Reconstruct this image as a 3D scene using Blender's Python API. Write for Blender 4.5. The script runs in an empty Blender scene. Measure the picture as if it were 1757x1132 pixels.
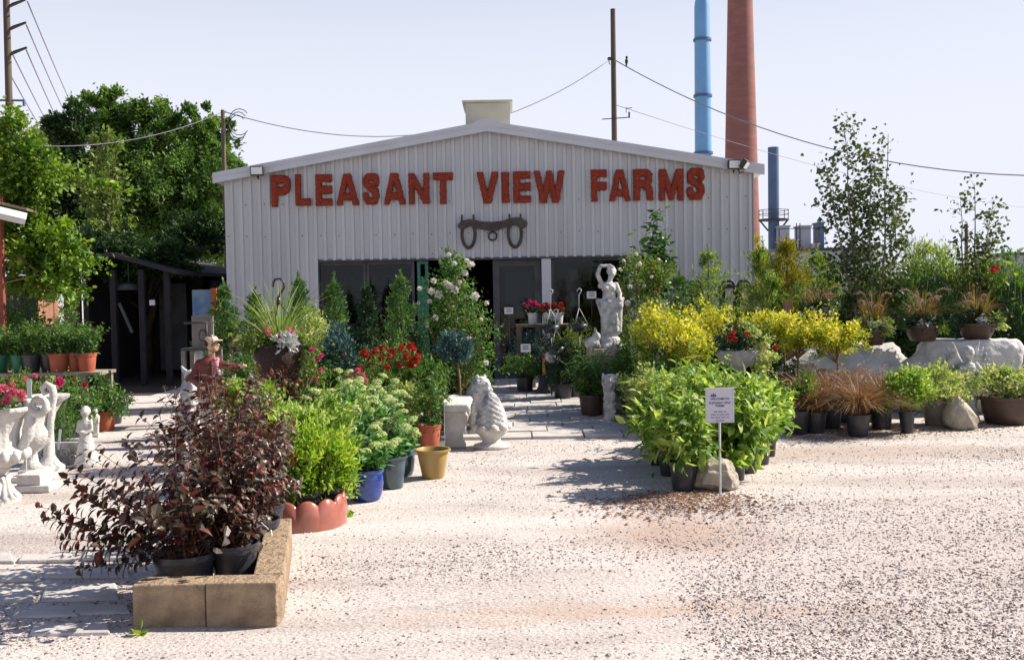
import bpy, bmesh, math, random
import numpy as np
from mathutils import Vector, Matrix, Euler, noise
R = math.radians
SC = bpy.context.scene
COL = SC.collection
# ---------------------------------------------------------------- camera
F = 1700.0
cam = bpy.data.cameras.new('camera'); camo = bpy.data.objects.new('camera', cam); COL.objects.link(camo)
cam.sensor_width = 36; cam.lens = 36 * F / 1757; cam.clip_end = 3000; cam.clip_start = .05
CM = Matrix.Translation((0, 0, 1.6)) @ Euler((R(90 - 2.05), 0, 0)).to_matrix().to_4x4() @ Matrix.Rotation(R(-.9), 4, 'Z')
camo.matrix_world = CM
SC.camera = camo
# ---------------------------------------------------------------- sky and sun
SUN_EL, SUN_AZ = 40.0, 76.0          # azimuth clockwise from +Y
w = bpy.data.worlds.new('World'); SC.world = w; w.use_nodes = True
nt = w.node_tree; nt.nodes.clear()
sky = nt.nodes.new('ShaderNodeTexSky'); sky.sky_type = 'NISHITA'; sky.sun_disc = False
sky.sun_elevation = R(SUN_EL); sky.sun_rotation = R(SUN_AZ); sky.air_density = 1.0; sky.dust_density = 1.2; sky.ozone_density = 2.0
hs = nt.nodes.new('ShaderNodeMix'); hs.data_type = 'RGBA'; hs.inputs[6].default_value = (3.75, 3.88, 4.35, 1)   # bright summer haze low down, clear blue above
tcw = nt.nodes.new('ShaderNodeTexCoord'); sx = nt.nodes.new('ShaderNodeSeparateXYZ'); mr = nt.nodes.new('ShaderNodeMapRange'); mr.interpolation_type = 'SMOOTHSTEP'
mr.inputs[1].default_value = .12; mr.inputs[2].default_value = .62; nt.links.new(tcw.outputs['Generated'], sx.inputs[0]); nt.links.new(sx.outputs[2], mr.inputs[0]); nt.links.new(mr.outputs[0], hs.inputs[0])
dk = nt.nodes.new('ShaderNodeMix'); dk.data_type = 'RGBA'; dk.blend_type = 'MULTIPLY'; dk.inputs[0].default_value = 1; dk.inputs[7].default_value = (.5, .5, .56, 1)
bg = nt.nodes.new('ShaderNodeBackground'); bg.inputs[1].default_value = .13
wo = nt.nodes.new('ShaderNodeOutputWorld')
nt.links.new(sky.outputs[0], dk.inputs[6]); nt.links.new(dk.outputs[2], hs.inputs[7]); nt.links.new(hs.outputs[2], bg.inputs[0]); nt.links.new(bg.outputs[0], wo.inputs[0])
SD = Vector((math.sin(R(SUN_AZ)) * math.cos(R(SUN_EL)), math.cos(R(SUN_AZ)) * math.cos(R(SUN_EL)), math.sin(R(SUN_EL))))
sl = bpy.data.lights.new('sun', 'SUN'); sl.energy = 4.9; sl.angle = R(.5); sl.color = (1, .93, .82)
so = bpy.data.objects.new('sun', sl); COL.objects.link(so); so.rotation_euler = SD.to_track_quat('Z', 'Y').to_euler(); so.location = (20, 5, 30)
SC.view_settings.view_transform = 'Standard'; SC.view_settings.look = 'None'; SC.view_settings.gamma = 1
SC.view_settings.exposure = .84
SC.cycles.max_bounces = 6; SC.cycles.transparent_max_bounces = 12
SC.cycles.sample_clamp_indirect = 6
# ---------------------------------------------------------------- image -> world
RM = CM.to_3x3()
def ray(px, py): return RM @ Vector(((px - 878.5) / F, -(py - 566) / F, -1))
def at(px, py, Y):
    r = ray(px, py); return Vector((0, 0, 1.6)) + r * (Y / r.y)
def gr(px, py):
    r = ray(px, py); return Vector((0, 0, 1.6)) + r * (-1.6 / r.z)
def X(px, Y, py=600): return at(px, py, Y).x
def Z(px, py, Y): return at(px, py, Y).z
# ---------------------------------------------------------------- materials
def nodes(name):
    m = bpy.data.materials.new(name); m.use_nodes = True; n = m.node_tree; n.nodes.clear()
    o = n.nodes.new('ShaderNodeOutputMaterial'); b = n.nodes.new('ShaderNodeBsdfPrincipled'); n.links.new(b.outputs[0], o.inputs[0])
    return m, n, b, o
def ramp(n, stops):
    r = n.nodes.new('ShaderNodeValToRGB'); e = r.color_ramp.elements
    while len(e) < len(stops): e.new(.5)
    for x, (p, c) in zip(e, stops): x.position = p; x.color = (*c, 1)
    return r
def mat(name, c1, c2=None, sc=8, rough=.7, bump=.0, bsc=None, met=0, spec=.5, stretch=(1, 1, 1), lo=.35, hi=.65, detail=5):
    m, n, b, o = nodes(name)
    tc = n.nodes.new('ShaderNodeTexCoord'); mp = n.nodes.new('ShaderNodeMapping'); mp.inputs['Scale'].default_value = stretch
    n.links.new(tc.outputs['Object'], mp.inputs[0])
    if c2 is None: c2 = tuple(x * .8 for x in c1)
    t = n.nodes.new('ShaderNodeTexNoise'); t.inputs['Scale'].default_value = sc; t.inputs['Detail'].default_value = detail; n.links.new(mp.outputs[0], t.inputs[0])
    r = ramp(n, [(lo, c1), (hi, c2)]); n.links.new(t.outputs[0], r.inputs[0]); n.links.new(r.outputs[0], b.inputs['Base Color'])
    b.inputs['Roughness'].default_value = rough; b.inputs['Metallic'].default_value = met; b.inputs['Specular IOR Level'].default_value = spec
    if bump:
        t2 = n.nodes.new('ShaderNodeTexNoise'); t2.inputs['Scale'].default_value = bsc or sc * 4; t2.inputs['Detail'].default_value = 6; n.links.new(mp.outputs[0], t2.inputs[0])
        bu = n.nodes.new('ShaderNodeBump'); bu.inputs['Strength'].default_value = bump; bu.inputs['Distance'].default_value = .02
        n.links.new(t2.outputs[0], bu.inputs['Height']); n.links.new(bu.outputs[0], b.inputs['Normal'])
    return m
def leaf(name, stops, rough=.5, trans=.35, tcol=None, spec=.35, nsc=4.5):
    m, n, b, o = nodes(name)
    g = n.nodes.new('ShaderNodeNewGeometry'); k = len(stops)
    r = ramp(n, [(i / (k - 1) if k > 1 else 0, c) for i, c in enumerate(stops)])
    tc = n.nodes.new('ShaderNodeTexCoord'); nz = n.nodes.new('ShaderNodeTexNoise'); nz.inputs['Scale'].default_value = nsc; nz.inputs['Detail'].default_value = 3; n.links.new(tc.outputs['Object'], nz.inputs[0])
    ma = n.nodes.new('ShaderNodeMath'); ma.operation = 'MULTIPLY_ADD'; n.links.new(g.outputs['Random Per Island'], ma.inputs[0]); ma.inputs[1].default_value = .55
    mb = n.nodes.new('ShaderNodeMath'); mb.operation = 'MULTIPLY_ADD'; n.links.new(nz.outputs[0], mb.inputs[0]); mb.inputs[1].default_value = 1.8; mb.inputs[2].default_value = -.68; n.links.new(mb.outputs[0], ma.inputs[2]); n.links.new(ma.outputs[0], r.inputs[0])
    if nsc == 0: n.links.new(g.outputs['Random Per Island'], r.inputs[0])
    n.links.new(r.outputs[0], b.inputs['Base Color']); b.inputs['Roughness'].default_value = rough; b.inputs['Specular IOR Level'].default_value = spec
    t = n.nodes.new('ShaderNodeBsdfTranslucent')
    mx = n.nodes.new('ShaderNodeMix'); mx.data_type = 'RGBA'; mx.blend_type = 'MULTIPLY'; mx.inputs[0].default_value = 1
    mx.inputs[7].default_value = (*(tcol or (1.5, 1.5, .6)), 1); n.links.new(r.outputs[0], mx.inputs[6]); n.links.new(mx.outputs[2], t.inputs[0])
    ms = n.nodes.new('ShaderNodeMixShader'); ms.inputs[0].default_value = trans
    n.links.new(b.outputs[0], ms.inputs[1]); n.links.new(t.outputs[0], ms.inputs[2]); n.links.new(ms.outputs[0], o.inputs[0])
    return m
W1 = (1, 1, 1)
M = dict(
    siding=mat('pale painted steel', (.5, .505, .53), (.42, .42, .435), 2.4, .42, .05, 30, stretch=(1, 1, .1), lo=.4, hi=.75, detail=8),
    trim=mat('painted trim', (.53, .535, .57), (.48, .485, .52), 2, .4),
    roof=mat('galvanised roof', (.5, .5, .52), (.42, .42, .45), 2, .4),
    cream=mat('cream metal', (.5, .48, .37), (.42, .4, .31), 3, .5),
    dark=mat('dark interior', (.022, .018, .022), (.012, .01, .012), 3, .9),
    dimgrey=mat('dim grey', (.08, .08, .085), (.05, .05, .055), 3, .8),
    green=mat('green door paint', (.01, .16, .11), (.008, .12, .085), 3, .4),
    letter=mat('red brown letters', (.36, .045, .014), (.2, .024, .009), 30, .8, .6, 80),
    oldwood=mat('weathered wood', (.16, .12, .085), (.09, .065, .045), 6, .85, .4, 40, stretch=(1, 1, .15)),
    greywood=mat('grey wood', (.3, .26, .2), (.19, .16, .12), 7, .85, .4, 40, stretch=(1, 1, .15)),
    pole=mat('utility pole wood', (.1, .072, .05), (.055, .042, .032), 4, .9, .3, 20, stretch=(1, 1, .1)),
    yoke=mat('dark old wood', (.075, .06, .045), (.04, .033, .03), 9, .75, .4, 40),
    iron=mat('black iron', (.02, .02, .022), (.03, .028, .026), 20, .5),
    black=mat('black plastic', (.022, .023, .027), (.035, .036, .042), 12, .38),
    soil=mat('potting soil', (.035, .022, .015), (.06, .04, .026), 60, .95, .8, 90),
    greystone=mat('grey weathered stone', (.34, .33, .33), (.2, .2, .2), 9, .85, .6, 40),
    terra=mat('terracotta', (.42, .1, .05), (.33, .08, .04), 9, .75, .1),
    brick=mat('red chimney brick', (.24, .1, .085), (.19, .08, .07), .5, .9, .2, 6, stretch=(1, 1, 4)),
    blue=mat('blue steel', (.12, .29, .52), (.1, .25, .46), .4, .45),
    dblue=mat('slate blue steel', (.05, .1, .2), (.035, .075, .15), .5, .5),
    white=mat('white cast stone', (.6, .58, .545), (.42, .4, .37), 7, .82, .5, 45, hi=.72),
    white2=mat('weathered white stone', (.58, .56, .54), (.22, .22, .24), 11, .85, .7, 40, hi=.68),
    rock=mat('pale limestone', (.58, .565, .55), (.36, .345, .33), 3, .9, 1.0, 11, hi=.75),
    rockwarm=mat('buff limestone', (.42, .37, .28), (.26, .23, .18), 4, .9, .8, 18),
    paver=mat('concrete paver', (.52, .48, .45), (.4, .37, .35), 4, .9, .3, 40),
    block=mat('tan concrete block', (.36, .26, .165), (.2, .14, .09), 9, .9, 1.0, 45, detail=9),
    bluepot=mat('cobalt glaze', (.01, .028, .17), (.018, .06, .27), 10, .12, spec=.8),
    tealpot=mat('slate blue glaze', (.03, .06, .085), (.05, .09, .11), 12, .15, spec=.8),
    redglaze=mat('red brown glaze', (.36, .12, .085), (.28, .085, .06), 7, .2, spec=.8),
    tanpot=mat('ochre glaze', (.42, .27, .085), (.3, .19, .05), 6, .3, spec=.6, stretch=(1, 1, .4)),
    brownpot=mat('brown plastic', (.075, .042, .028), (.05, .03, .02), 8, .5),
    greypot=mat('grey clay pot', (.22, .19, .17), (.16, .14, .12), 8, .7),
    oak=mat('golden oak', (.42, .2, .045), (.3, .13, .03), 5, .55, .2, 30, stretch=(1, 1, .2)),
    greenpot=mat('green plastic', (.02, .14, .075), (.015, .1, .05), 8, .45),
    wicker=mat('dark brown wicker', (.05, .02, .013), (.025, .012, .01), 40, .8, .7, 60, stretch=(1, 1, 3)),
    hook=mat('dark brown plastic', (.045, .018, .012), (.03, .013, .01), 20, .4),
    card=mat('white card', (.75, .75, .75), (.7, .7, .7), 3, .7),
    print=mat('printed ink', (.09, .07, .12), (.07, .06, .1), 3, .8),
    redwood=mat('red painted post', (.24, .05, .03), (.18, .04, .025), 6, .7, .2, 40),
    boxwood=mat('reddish weathered boards', (.33, .16, .1), (.22, .1, .06), 7, .85, .3, 40, stretch=(1, 1, .15)),
    skin=mat('painted flesh tone', (.62, .4, .26), (.55, .34, .21), 6, .5),
    redcoat=mat('red brown coat paint', (.17, .028, .016), (.11, .018, .01), 8, .55),
    trouser=mat('white paint', (.62, .58, .6), (.52, .49, .52), 8, .5),
    pinkcloth=mat('pink shirt paint', (.5, .07, .16), (.62, .3, .36), 40, .6),
    factory=mat('grey factory sheet', (.3, .33, .4), (.25, .28, .34), .3, .7),
    white3=mat('off white plastic', (.6, .6, .6), (.5, .5, .5), 6, .45),
    bark=mat('bark', (.11, .08, .055), (.06, .045, .032), 14, .95, .6, 40, stretch=(1, 1, .3)),
    stem=mat('tan stem', (.27, .19, .09), (.18, .12, .06), 20, .8),
    gstem=mat('green stem', (.11, .16, .04), (.08, .12, .03), 20, .7),
    pstem=mat('purple brown stem', (.2, .1, .05), (.13, .06, .035), 20, .7),
    birch=mat('birch bark', (.3, .26, .22), (.12, .1, .085), 12, .8),
    bluepaint=mat('blue painted panel', (.07, .16, .36), (.2, .27, .36), 5, .6),
    orange=mat('orange paint', (.5, .12, .02), (.35, .07, .015), 5, .6),
    yellow=mat('yellow tape', (.5, .3, .03), (.42, .24, .02), 5, .6),
    wire=mat('weathered cable', (.16, .15, .19), (.12, .11, .15), 3, .6),
    darkroof=mat('dark roofing felt', (.03, .026, .03), (.018, .016, .02), 3, .9),
    bird=mat('dark feathers', (.012, .011, .013), (.02, .018, .02), 30, .7),
    # foliage
    f_tree=leaf('tree leaves', [(.016, .045, .009), (.045, .1, .018), (.1, .19, .035), (.2, .31, .07)], nsc=.9),
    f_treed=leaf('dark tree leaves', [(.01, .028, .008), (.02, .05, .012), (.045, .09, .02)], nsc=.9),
    f_bright=leaf('bright vine leaves', [(.02, .06, .006), (.07, .15, .012), (.2, .31, .03), (.3, .42, .06)], trans=.35, nsc=2),
    f_olive=leaf('olive leaves', [(.05, .1, .02), (.12, .18, .035), (.22, .28, .07)]),
    f_con=leaf('evergreen sprays', [(.014, .05, .018), (.05, .13, .035), (.12, .23, .06), (.24, .36, .11)], trans=.2),
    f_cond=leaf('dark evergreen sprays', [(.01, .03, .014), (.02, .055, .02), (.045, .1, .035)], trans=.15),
    f_feather=leaf('soft green sprays', [(.03, .07, .02), (.1, .17, .04), (.22, .3, .07), (.38, .44, .13)], trans=.45),
    f_goldcon=leaf('golden evergreen sprays', [(.12, .12, .008), (.24, .22, .012), (.36, .3, .02)], trans=.3),
    f_yellow=leaf('golden leaves', [(.08, .15, .015), (.26, .33, .02), (.62, .56, .06), (.78, .7, .24)], trans=.35),
    f_lime=leaf('lime green leaves', [(.03, .085, .015), (.09, .18, .025), (.2, .32, .045), (.38, .48, .12), (.54, .6, .25)], trans=.35),
    f_mid=leaf('mid green leaves', [(.015, .05, .012), (.05, .12, .025), (.11, .21, .045), (.2, .31, .08)], trans=.3),
    f_yg=leaf('yellow green fern leaves', [(.05, .12, .012), (.17, .3, .025), (.34, .46, .06), (.5, .56, .12)], trans=.4),
    f_fleshy=leaf('fleshy green leaves', [(.05, .16, .04), (.1, .26, .07), (.17, .34, .1)], trans=.25),
    f_purple=leaf('dark purple leaves', [(.022, .016, .012), (.035, .02, .015), (.045, .03, .02), (.07, .06, .032), (.11, .018, .012), (.045, .04, .026), (.028, .016, .014), (.09, .06, .045)], rough=.42, trans=.1, tcol=(3, .6, .4), spec=.45),
    f_var=leaf('cream edged leaves', [(.1, .17, .05), (.25, .34, .1), (.46, .5, .2), (.55, .56, .33)], trans=.3),
    f_spruce=leaf('blue spruce needles', [(.03, .075, .075), (.06, .13, .13), (.11, .2, .21)], trans=.1),
    f_bronze=leaf('bronze grass blades', [(.07, .04, .02), (.16, .09, .04), (.32, .19, .1), (.16, .15, .05), (.42, .3, .17)], trans=.3, tcol=(1.4, 1, .7)),
    f_dbronze=leaf('dark bronze grass blades', [(.05, .03, .015), (.13, .08, .03), (.26, .19, .07), (.16, .05, .03)], trans=.3),
    f_dark=leaf('glossy dark leaves', [(.012, .04, .012), (.03, .09, .02), (.08, .17, .035), (.2, .3, .08)], rough=.35, trans=.25),
    f_tan=leaf('tan seed plumes', [(.26, .17, .12), (.45, .34, .25)], trans=.3, tcol=(1.2, 1, .9)),
    f_spike=leaf('spiky blades', [(.08, .16, .03), (.2, .3, .07), (.4, .4, .14)], trans=.3),
    f_silver=leaf('silver leaves', [(.5, .52, .5), (.66, .67, .64)], trans=.1, tcol=W1),
    f_birch=leaf('birch leaves', [(.03, .05, .02), (.06, .09, .03), (.12, .15, .05)], trans=.25),
    f_white=leaf('white petals', [(.7, .68, .6), (.75, .74, .68)], trans=.3, tcol=W1),
    f_red=leaf('red petals', [(.36, .014, .008), (.52, .05, .015)], trans=.3, tcol=W1),
    f_pink=leaf('pink petals', [(.65, .09, .2), (.75, .25, .32)], trans=.3, tcol=W1),
    f_magenta=leaf('magenta petals', [(.6, .02, .15), (.7, .08, .26)], trans=.3, tcol=W1),
    f_sedum=leaf('pale green flower heads', [(.42, .56, .16), (.6, .66, .28), (.66, .6, .36)], trans=.3, tcol=W1),
    f_redleaf=leaf('dark red leaves', [(.06, .02, .015), (.12, .03, .02), (.05, .07, .02), (.04, .05, .015)], trans=.3, tcol=(1.4, .8, .7)),
    mulch=leaf('brown mulch', [(.1, .05, .03), (.2, .1, .05), (.3, .17, .1)], trans=0, rough=.9, nsc=0),
    stone=leaf('gravel stones', [(.56, .5, .47), (.46, .4, .375), (.32, .25, .23), (.16, .11, .1), (.6, .55, .53), (.1, .06, .05), (.4, .33, .3), (.5, .44, .41)], trans=0, rough=.9, nsc=0),
    chip=leaf('dark chips', [(.05, .03, .025), (.14, .06, .04), (.08, .07, .07), (.2, .1, .08)], trans=0, rough=.9, nsc=0),
)
def glass(name, tint, rough=.06):
    m, n, b, o = nodes(name); b.inputs['Base Color'].default_value = (*tint, 1); b.inputs['Roughness'].default_value = rough
    t = n.nodes.new('ShaderNodeBsdfTransparent'); t.inputs[0].default_value = (.5, .58, .56, 1)
    g = n.nodes.new('ShaderNodeBsdfGlossy'); g.inputs['Roughness'].default_value = rough
    ms = n.nodes.new('ShaderNodeMixShader'); ms.inputs[0].default_value = .025
    n.links.new(t.outputs[0], ms.inputs[1]); n.links.new(g.outputs[0], ms.inputs[2]); n.links.new(ms.outputs[0], o.inputs[0]); return m
M['glass'] = glass('window glass', (.1, .12, .12))
# ---------------------------------------------------------------- mesh collecting
class B:
    def __init__(s): s.v = []; s.f = []; s.n = 0
    def add(s, V, Fs):
        V = np.asarray(V, float).reshape(-1, 3); n = s.n; s.v.append(V); s.n += len(V)
        if isinstance(Fs, np.ndarray): s.f.extend((Fs + n).tolist())
        else: s.f.extend([[i + n for i in q] for q in Fs])
        return s
    def box(s, x0, y0, z0, x1, y1, z1, rz=0, c=(0, 0, 0), tap=0):
        v = np.array([[x0, y0, z0], [x1, y0, z0], [x1, y1, z0], [x0, y1, z0], [x0 + tap, y0 + tap, z1], [x1 - tap, y0 + tap, z1], [x1 - tap, y1 - tap, z1], [x0 + tap, y1 - tap, z1]], float)
        if rz:
            ca, sa = math.cos(rz), math.sin(rz); v = np.c_[v[:, 0] * ca - v[:, 1] * sa, v[:, 0] * sa + v[:, 1] * ca, v[:, 2]]
        return s.add(v + np.array(c), [[0, 3, 2, 1], [4, 5, 6, 7], [0, 1, 5, 4], [1, 2, 6, 5], [2, 3, 7, 6], [3, 0, 4, 7]])
    def tube(s, pts, rad, k=6, cap=True):
        P = [Vector(p) for p in pts]; n = len(P)
        if not hasattr(rad, '__len__'): rad = [rad] * n
        V = []; up = None
        for i, p in enumerate(P):
            t = (P[min(i + 1, n - 1)] - P[max(i - 1, 0)])
            t = t.normalized() if t.length > 1e-9 else Vector((0, 0, 1))
            if up is None: up = Vector((1, 0, 0)) if abs(t.x) < .8 else Vector((0, 1, 0))
            a = (up - t * up.dot(t)).normalized(); up = a; b = t.cross(a)
            for j in range(k):
                th = 2 * math.pi * j / k; V.append(p + (a * math.cos(th) + b * math.sin(th)) * rad[i])
        Fs = [[i * k + j, i * k + (j + 1) % k, (i + 1) * k + (j + 1) % k, (i + 1) * k + j] for i in range(n - 1) for j in range(k)]
        if cap: Fs += [list(range(k))[::-1], [(n - 1) * k + j for j in range(k)]]
        return s.add([tuple(v) for v in V], Fs)
    def lathe(s, prof, k=32, c=(0, 0, 0), flute=0, nf=0, sx=1, sy=1):
        V = []
        for r, z in prof:
            for j in range(k):
                th = 2 * math.pi * j / k; rr = r * (1 + flute * math.cos(nf * th)) if nf else r
                V.append((c[0] + rr * math.cos(th) * sx, c[1] + rr * math.sin(th) * sy, c[2] + z))
        n = len(prof)
        Fs = [[i * k + j, i * k + (j + 1) % k, (i + 1) * k + (j + 1) % k, (i + 1) * k + j] for i in range(n - 1) for j in range(k)]
        if prof[0][0] > 1e-4: Fs.append(list(range(k))[::-1])
        if prof[-1][0] > 1e-4: Fs.append([(n - 1) * k + j for j in range(k)])
        return s.add(V, Fs)
    def ell(s, c, r, rot=None, k=12, m=8):
        V = []
        for i in range(m + 1):
            ph = math.pi * i / m - math.pi / 2
            for j in range(k):
                th = 2 * math.pi * j / k; v = Vector((r[0] * math.cos(ph) * math.cos(th), r[1] * math.cos(ph) * math.sin(th), r[2] * math.sin(ph)))
                if rot: v = Euler(rot).to_matrix() @ v
                V.append(tuple(v + Vector(c)))
        return s.add(V, [[i * k + j, i * k + (j + 1) % k, (i + 1) * k + (j + 1) % k, (i + 1) * k + j] for i in range(m) for j in range(k)])
    def prism(s, poly, y0, y1):      # polygon in xz extruded along y
        n = len(poly); V = [(x, y0, z) for x, z in poly] + [(x, y1, z) for x, z in poly]
        return s.add(V, [list(range(n)), [2 * n - 1 - i for i in range(n)]] + [[(i + 1) % n, i, n + i, n + (i + 1) % n] for i in range(n)])
    def build(s, name, m, parent=None, smooth=False, loc=None, bevel=0):
        me = bpy.data.meshes.new(name)
        V = np.concatenate(s.v) if s.v else np.zeros((0, 3))
        me.from_pydata(V.tolist(), [], s.f); me.update()
        me.materials.append(M[m] if isinstance(m, str) else m)
        if smooth: me.polygons.foreach_set('use_smooth', [True] * len(me.polygons))
        o = bpy.data.objects.new(name, me); COL.objects.link(o)
        if parent: o.parent = parent
        if loc is not None: o.location = loc
        if bevel:
            b = o.modifiers.new('bevel', 'BEVEL'); b.width = bevel; b.segments = 2; b.limit_method = 'ANGLE'; b.angle_limit = R(35)
        return o
def tag(o, label=None, cat=None, group=None, kind=None):
    if label: o['label'] = label
    if cat: o['category'] = cat
    if group: o['group'] = group
    if kind: o['kind'] = kind
    return o
def thing(name, label, cat, loc=(0, 0, 0), rz=0, group=None, sc=1):
    o = bpy.data.objects.new(name, None); COL.objects.link(o); o.empty_display_size = .1
    o.location = loc; o.rotation_euler = (0, 0, rz); o.scale = (sc, sc, sc)
    return tag(o, label, cat, group)
def kids(o): return [c for c in bpy.data.objects if c.parent == o]
def copy_tree(o, label=None, loc=None, rz=None, sc=None):
    tree = {}
    for c in bpy.data.objects:
        if c.parent: tree.setdefault(c.parent.name, []).append(c)
    def rec(a, par):
        c = a.copy(); COL.objects.link(c); c.parent = par
        for ch in tree.get(a.name, []): rec(ch, c)
        return c
    r = rec(o, None)
    if label: r['label'] = label
    if loc is not None: r.location = loc
    if rz is not None: r.rotation_euler = (0, 0, rz)
    if sc is not None: r.scale = sc if hasattr(sc, '__len__') else (sc, sc, sc)
    return r
# ---------------------------------------------------------------- foliage generators
rng = np.random.default_rng(7)
def unit(a): return a / np.maximum(np.linalg.norm(a, axis=1, keepdims=True), 1e-9)
def leaves(b, P, D, N, L, Wd, rich=False, fold=.12, droop=.12):
    n = len(P); L = np.broadcast_to(np.asarray(L, float), (n,)).reshape(n, 1); Wd = np.broadcast_to(np.asarray(Wd, float), (n,)).reshape(n, 1)
    D = unit(D); S = unit(np.cross(D, N)); N = np.cross(S, D)
    if not rich:
        V = np.stack([P, P + .45 * L * D + .5 * Wd * S + fold * Wd * N, P + L * D - droop * L * N, P + .45 * L * D - .5 * Wd * S + fold * Wd * N], 1)
        Fq = np.array([[0, 1, 2], [0, 2, 3]])
    else:
        f = fold * Wd * N
        V = np.stack([P, P + .28 * L * D + .5 * Wd * S + f, P + .28 * L * D - .5 * Wd * S + f, P + .68 * L * D + .36 * Wd * S + .7 * f - .4 * droop * L * N, P + .68 * L * D - .36 * Wd * S + .7 * f - .4 * droop * L * N,
                      P + L * D - droop * L * N * 1.3, P + .32 * L * D, P + .7 * L * D - .5 * droop * L * N], 1)
        Fq = None
        tri = [[0, 6, 1], [0, 2, 6], [1, 6, 7], [1, 7, 3], [6, 2, 4], [6, 4, 7], [3, 7, 5], [7, 4, 5]]
        Fq = np.array(tri)
    k = V.shape[1]
    b.add(V.reshape(-1, 3), (np.arange(n)[:, None, None] * k + Fq[None]).reshape(-1, 3))
def rdir(n, up=0.0):
    d = rng.normal(size=(n, 3)); d[:, 2] += up; return unit(d)
def crown(b, c, r, ncl, per, ls, cr=.22, shell=.6, wr=.55, up=.3, rich=False, bottom=-1.0, lump=.18, outw=.7):
    """leaf clumps through an ellipsoid"""
    c = np.array(c, float); r = np.array(r, float)
    u = rdir(int(ncl * 1.6)); u = u[u[:, 2] > bottom][:ncl]
    k = len(u); rad = (shell + (1 - shell) * rng.random(k) ** .5) * (1 + lump * rng.normal(size=k)); rad[:k // 4] *= .6
    C = c + u * rad[:, None] * r
    idx = np.repeat(np.arange(k), per); n = len(idx)
    cs = cr * r.mean() * (.6 + .8 * rng.random(k))
    P = C[idx] + rng.normal(size=(n, 3)) * cs[idx][:, None] * .55
    D = unit(u[idx] * outw + rng.normal(size=(n, 3)) * .7 + np.array([0, 0, up])); N = unit(np.array([0, 0, 1.]) + .7 * rng.normal(size=(n, 3)) + .5 * u[idx])
    L = ls * (.45 + 1.05 * rng.random(n) ** 1.3)
    leaves(b, P, D, N, L, L * wr, rich)
    return C
def conifer(b, h, r, n, z0=0, ls=.07, c=(0, 0), pw=.8, lump=.18, wr=.28, taper0=.12, lean=0, upd=1.0, core=True):
    """upright evergreen: short ascending sprays set round a core, loose at the outline"""
    m = max(30, n // 34); per = 34
    t = rng.random(m) ** .9; a = rng.random(m) * 2 * math.pi
    prof = np.minimum(1, t / taper0 * .6 + .4) * (1 - t) ** pw + .02
    rr = r * prof * (.45 + .55 * rng.random(m) ** .6) * (1 + lump * rng.normal(size=m) * .5)
    P0 = np.c_[c[0] + rr * .35 * np.cos(a) + lean * t, c[1] + rr * .35 * np.sin(a), z0 + h * t * .9]
    Dv = np.c_[np.cos(a) * .75, np.sin(a) * .75, np.full(m, upd)] + .18 * rng.normal(size=(m, 3)); Dv = unit(Dv)
    Ln = rr * .75 / .6 + .05 * h * (.4 + rng.random(m)) * (1.15 - t)
    idx = np.repeat(np.arange(m), per); k = len(idx); u = rng.random(k) ** .8
    P = P0[idx] + Dv[idx] * (Ln[idx] * u)[:, None] + rng.normal(size=(k, 3)) * (.028 * (1.2 - u * .6))[:, None] * max(1, r * 2.6)
    D = Dv[idx] + .55 * rng.normal(size=(k, 3)); L = ls * (.5 + .8 * rng.random(k)) * (1 - .3 * t[idx])
    leaves(b, P, D, rng.normal(size=(k, 3)), L, L * wr)
    # tip shoot
    k = 60; u = rng.random(k); leaves(b, np.c_[c[0] + lean + rng.normal(size=k) * .02 * (1 - u), c[1] + rng.normal(size=k) * .02 * (1 - u), z0 + h * (.86 + .13 * u)], np.c_[rng.normal(size=(k, 2)) * .5, np.ones(k)], rng.normal(size=(k, 3)), ls * .7, ls * .7 * wr)
def blades(b, n, h, spread, wd, base=.05, z0=0, c=(0, 0), droop=.6, seg=5, hv=.35, smin=.15, amin=0, amax=2 * math.pi):
    a = amin + rng.random(n) * (amax - amin); hh = h * (1 - hv + 2 * hv * rng.random(n) * .7); sp = spread * (smin + (1.15 - smin) * rng.random(n))
    br = base * np.sqrt(rng.random(n)); t = np.linspace(0, 1, seg)
    dx, dy = np.cos(a), np.sin(a); V = np.zeros((n, seg, 2, 3)); tw = rng.random(n) * 3.14
    dd = droop * sp / max(spread, 1e-6)
    for i, q in enumerate(t):
        x = c[0] + dx * (br + sp * q ** 1.6); y = c[1] + dy * (br + sp * q ** 1.6); z = z0 + hh * (q * 1.15 - dd * .8 * q ** 2.6)
        w = wd * (1 - q ** 2) * .5 + .0006
        V[:, i, 0] = np.c_[x - np.sin(tw) * w, y + np.cos(tw) * w, z]; V[:, i, 1] = np.c_[x + np.sin(tw) * w, y - np.cos(tw) * w, z]
    q = np.array([[2 * i, 2 * i + 1, 2 * i + 3, 2 * i + 2] for i in range(seg - 1)])
    b.add(V.reshape(-1, 3), (np.arange(n)[:, None, None] * seg * 2 + q[None]).reshape(-1, 4))
    return V[:, -1, 0], V[:, seg // 2 + 1, 0]
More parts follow.
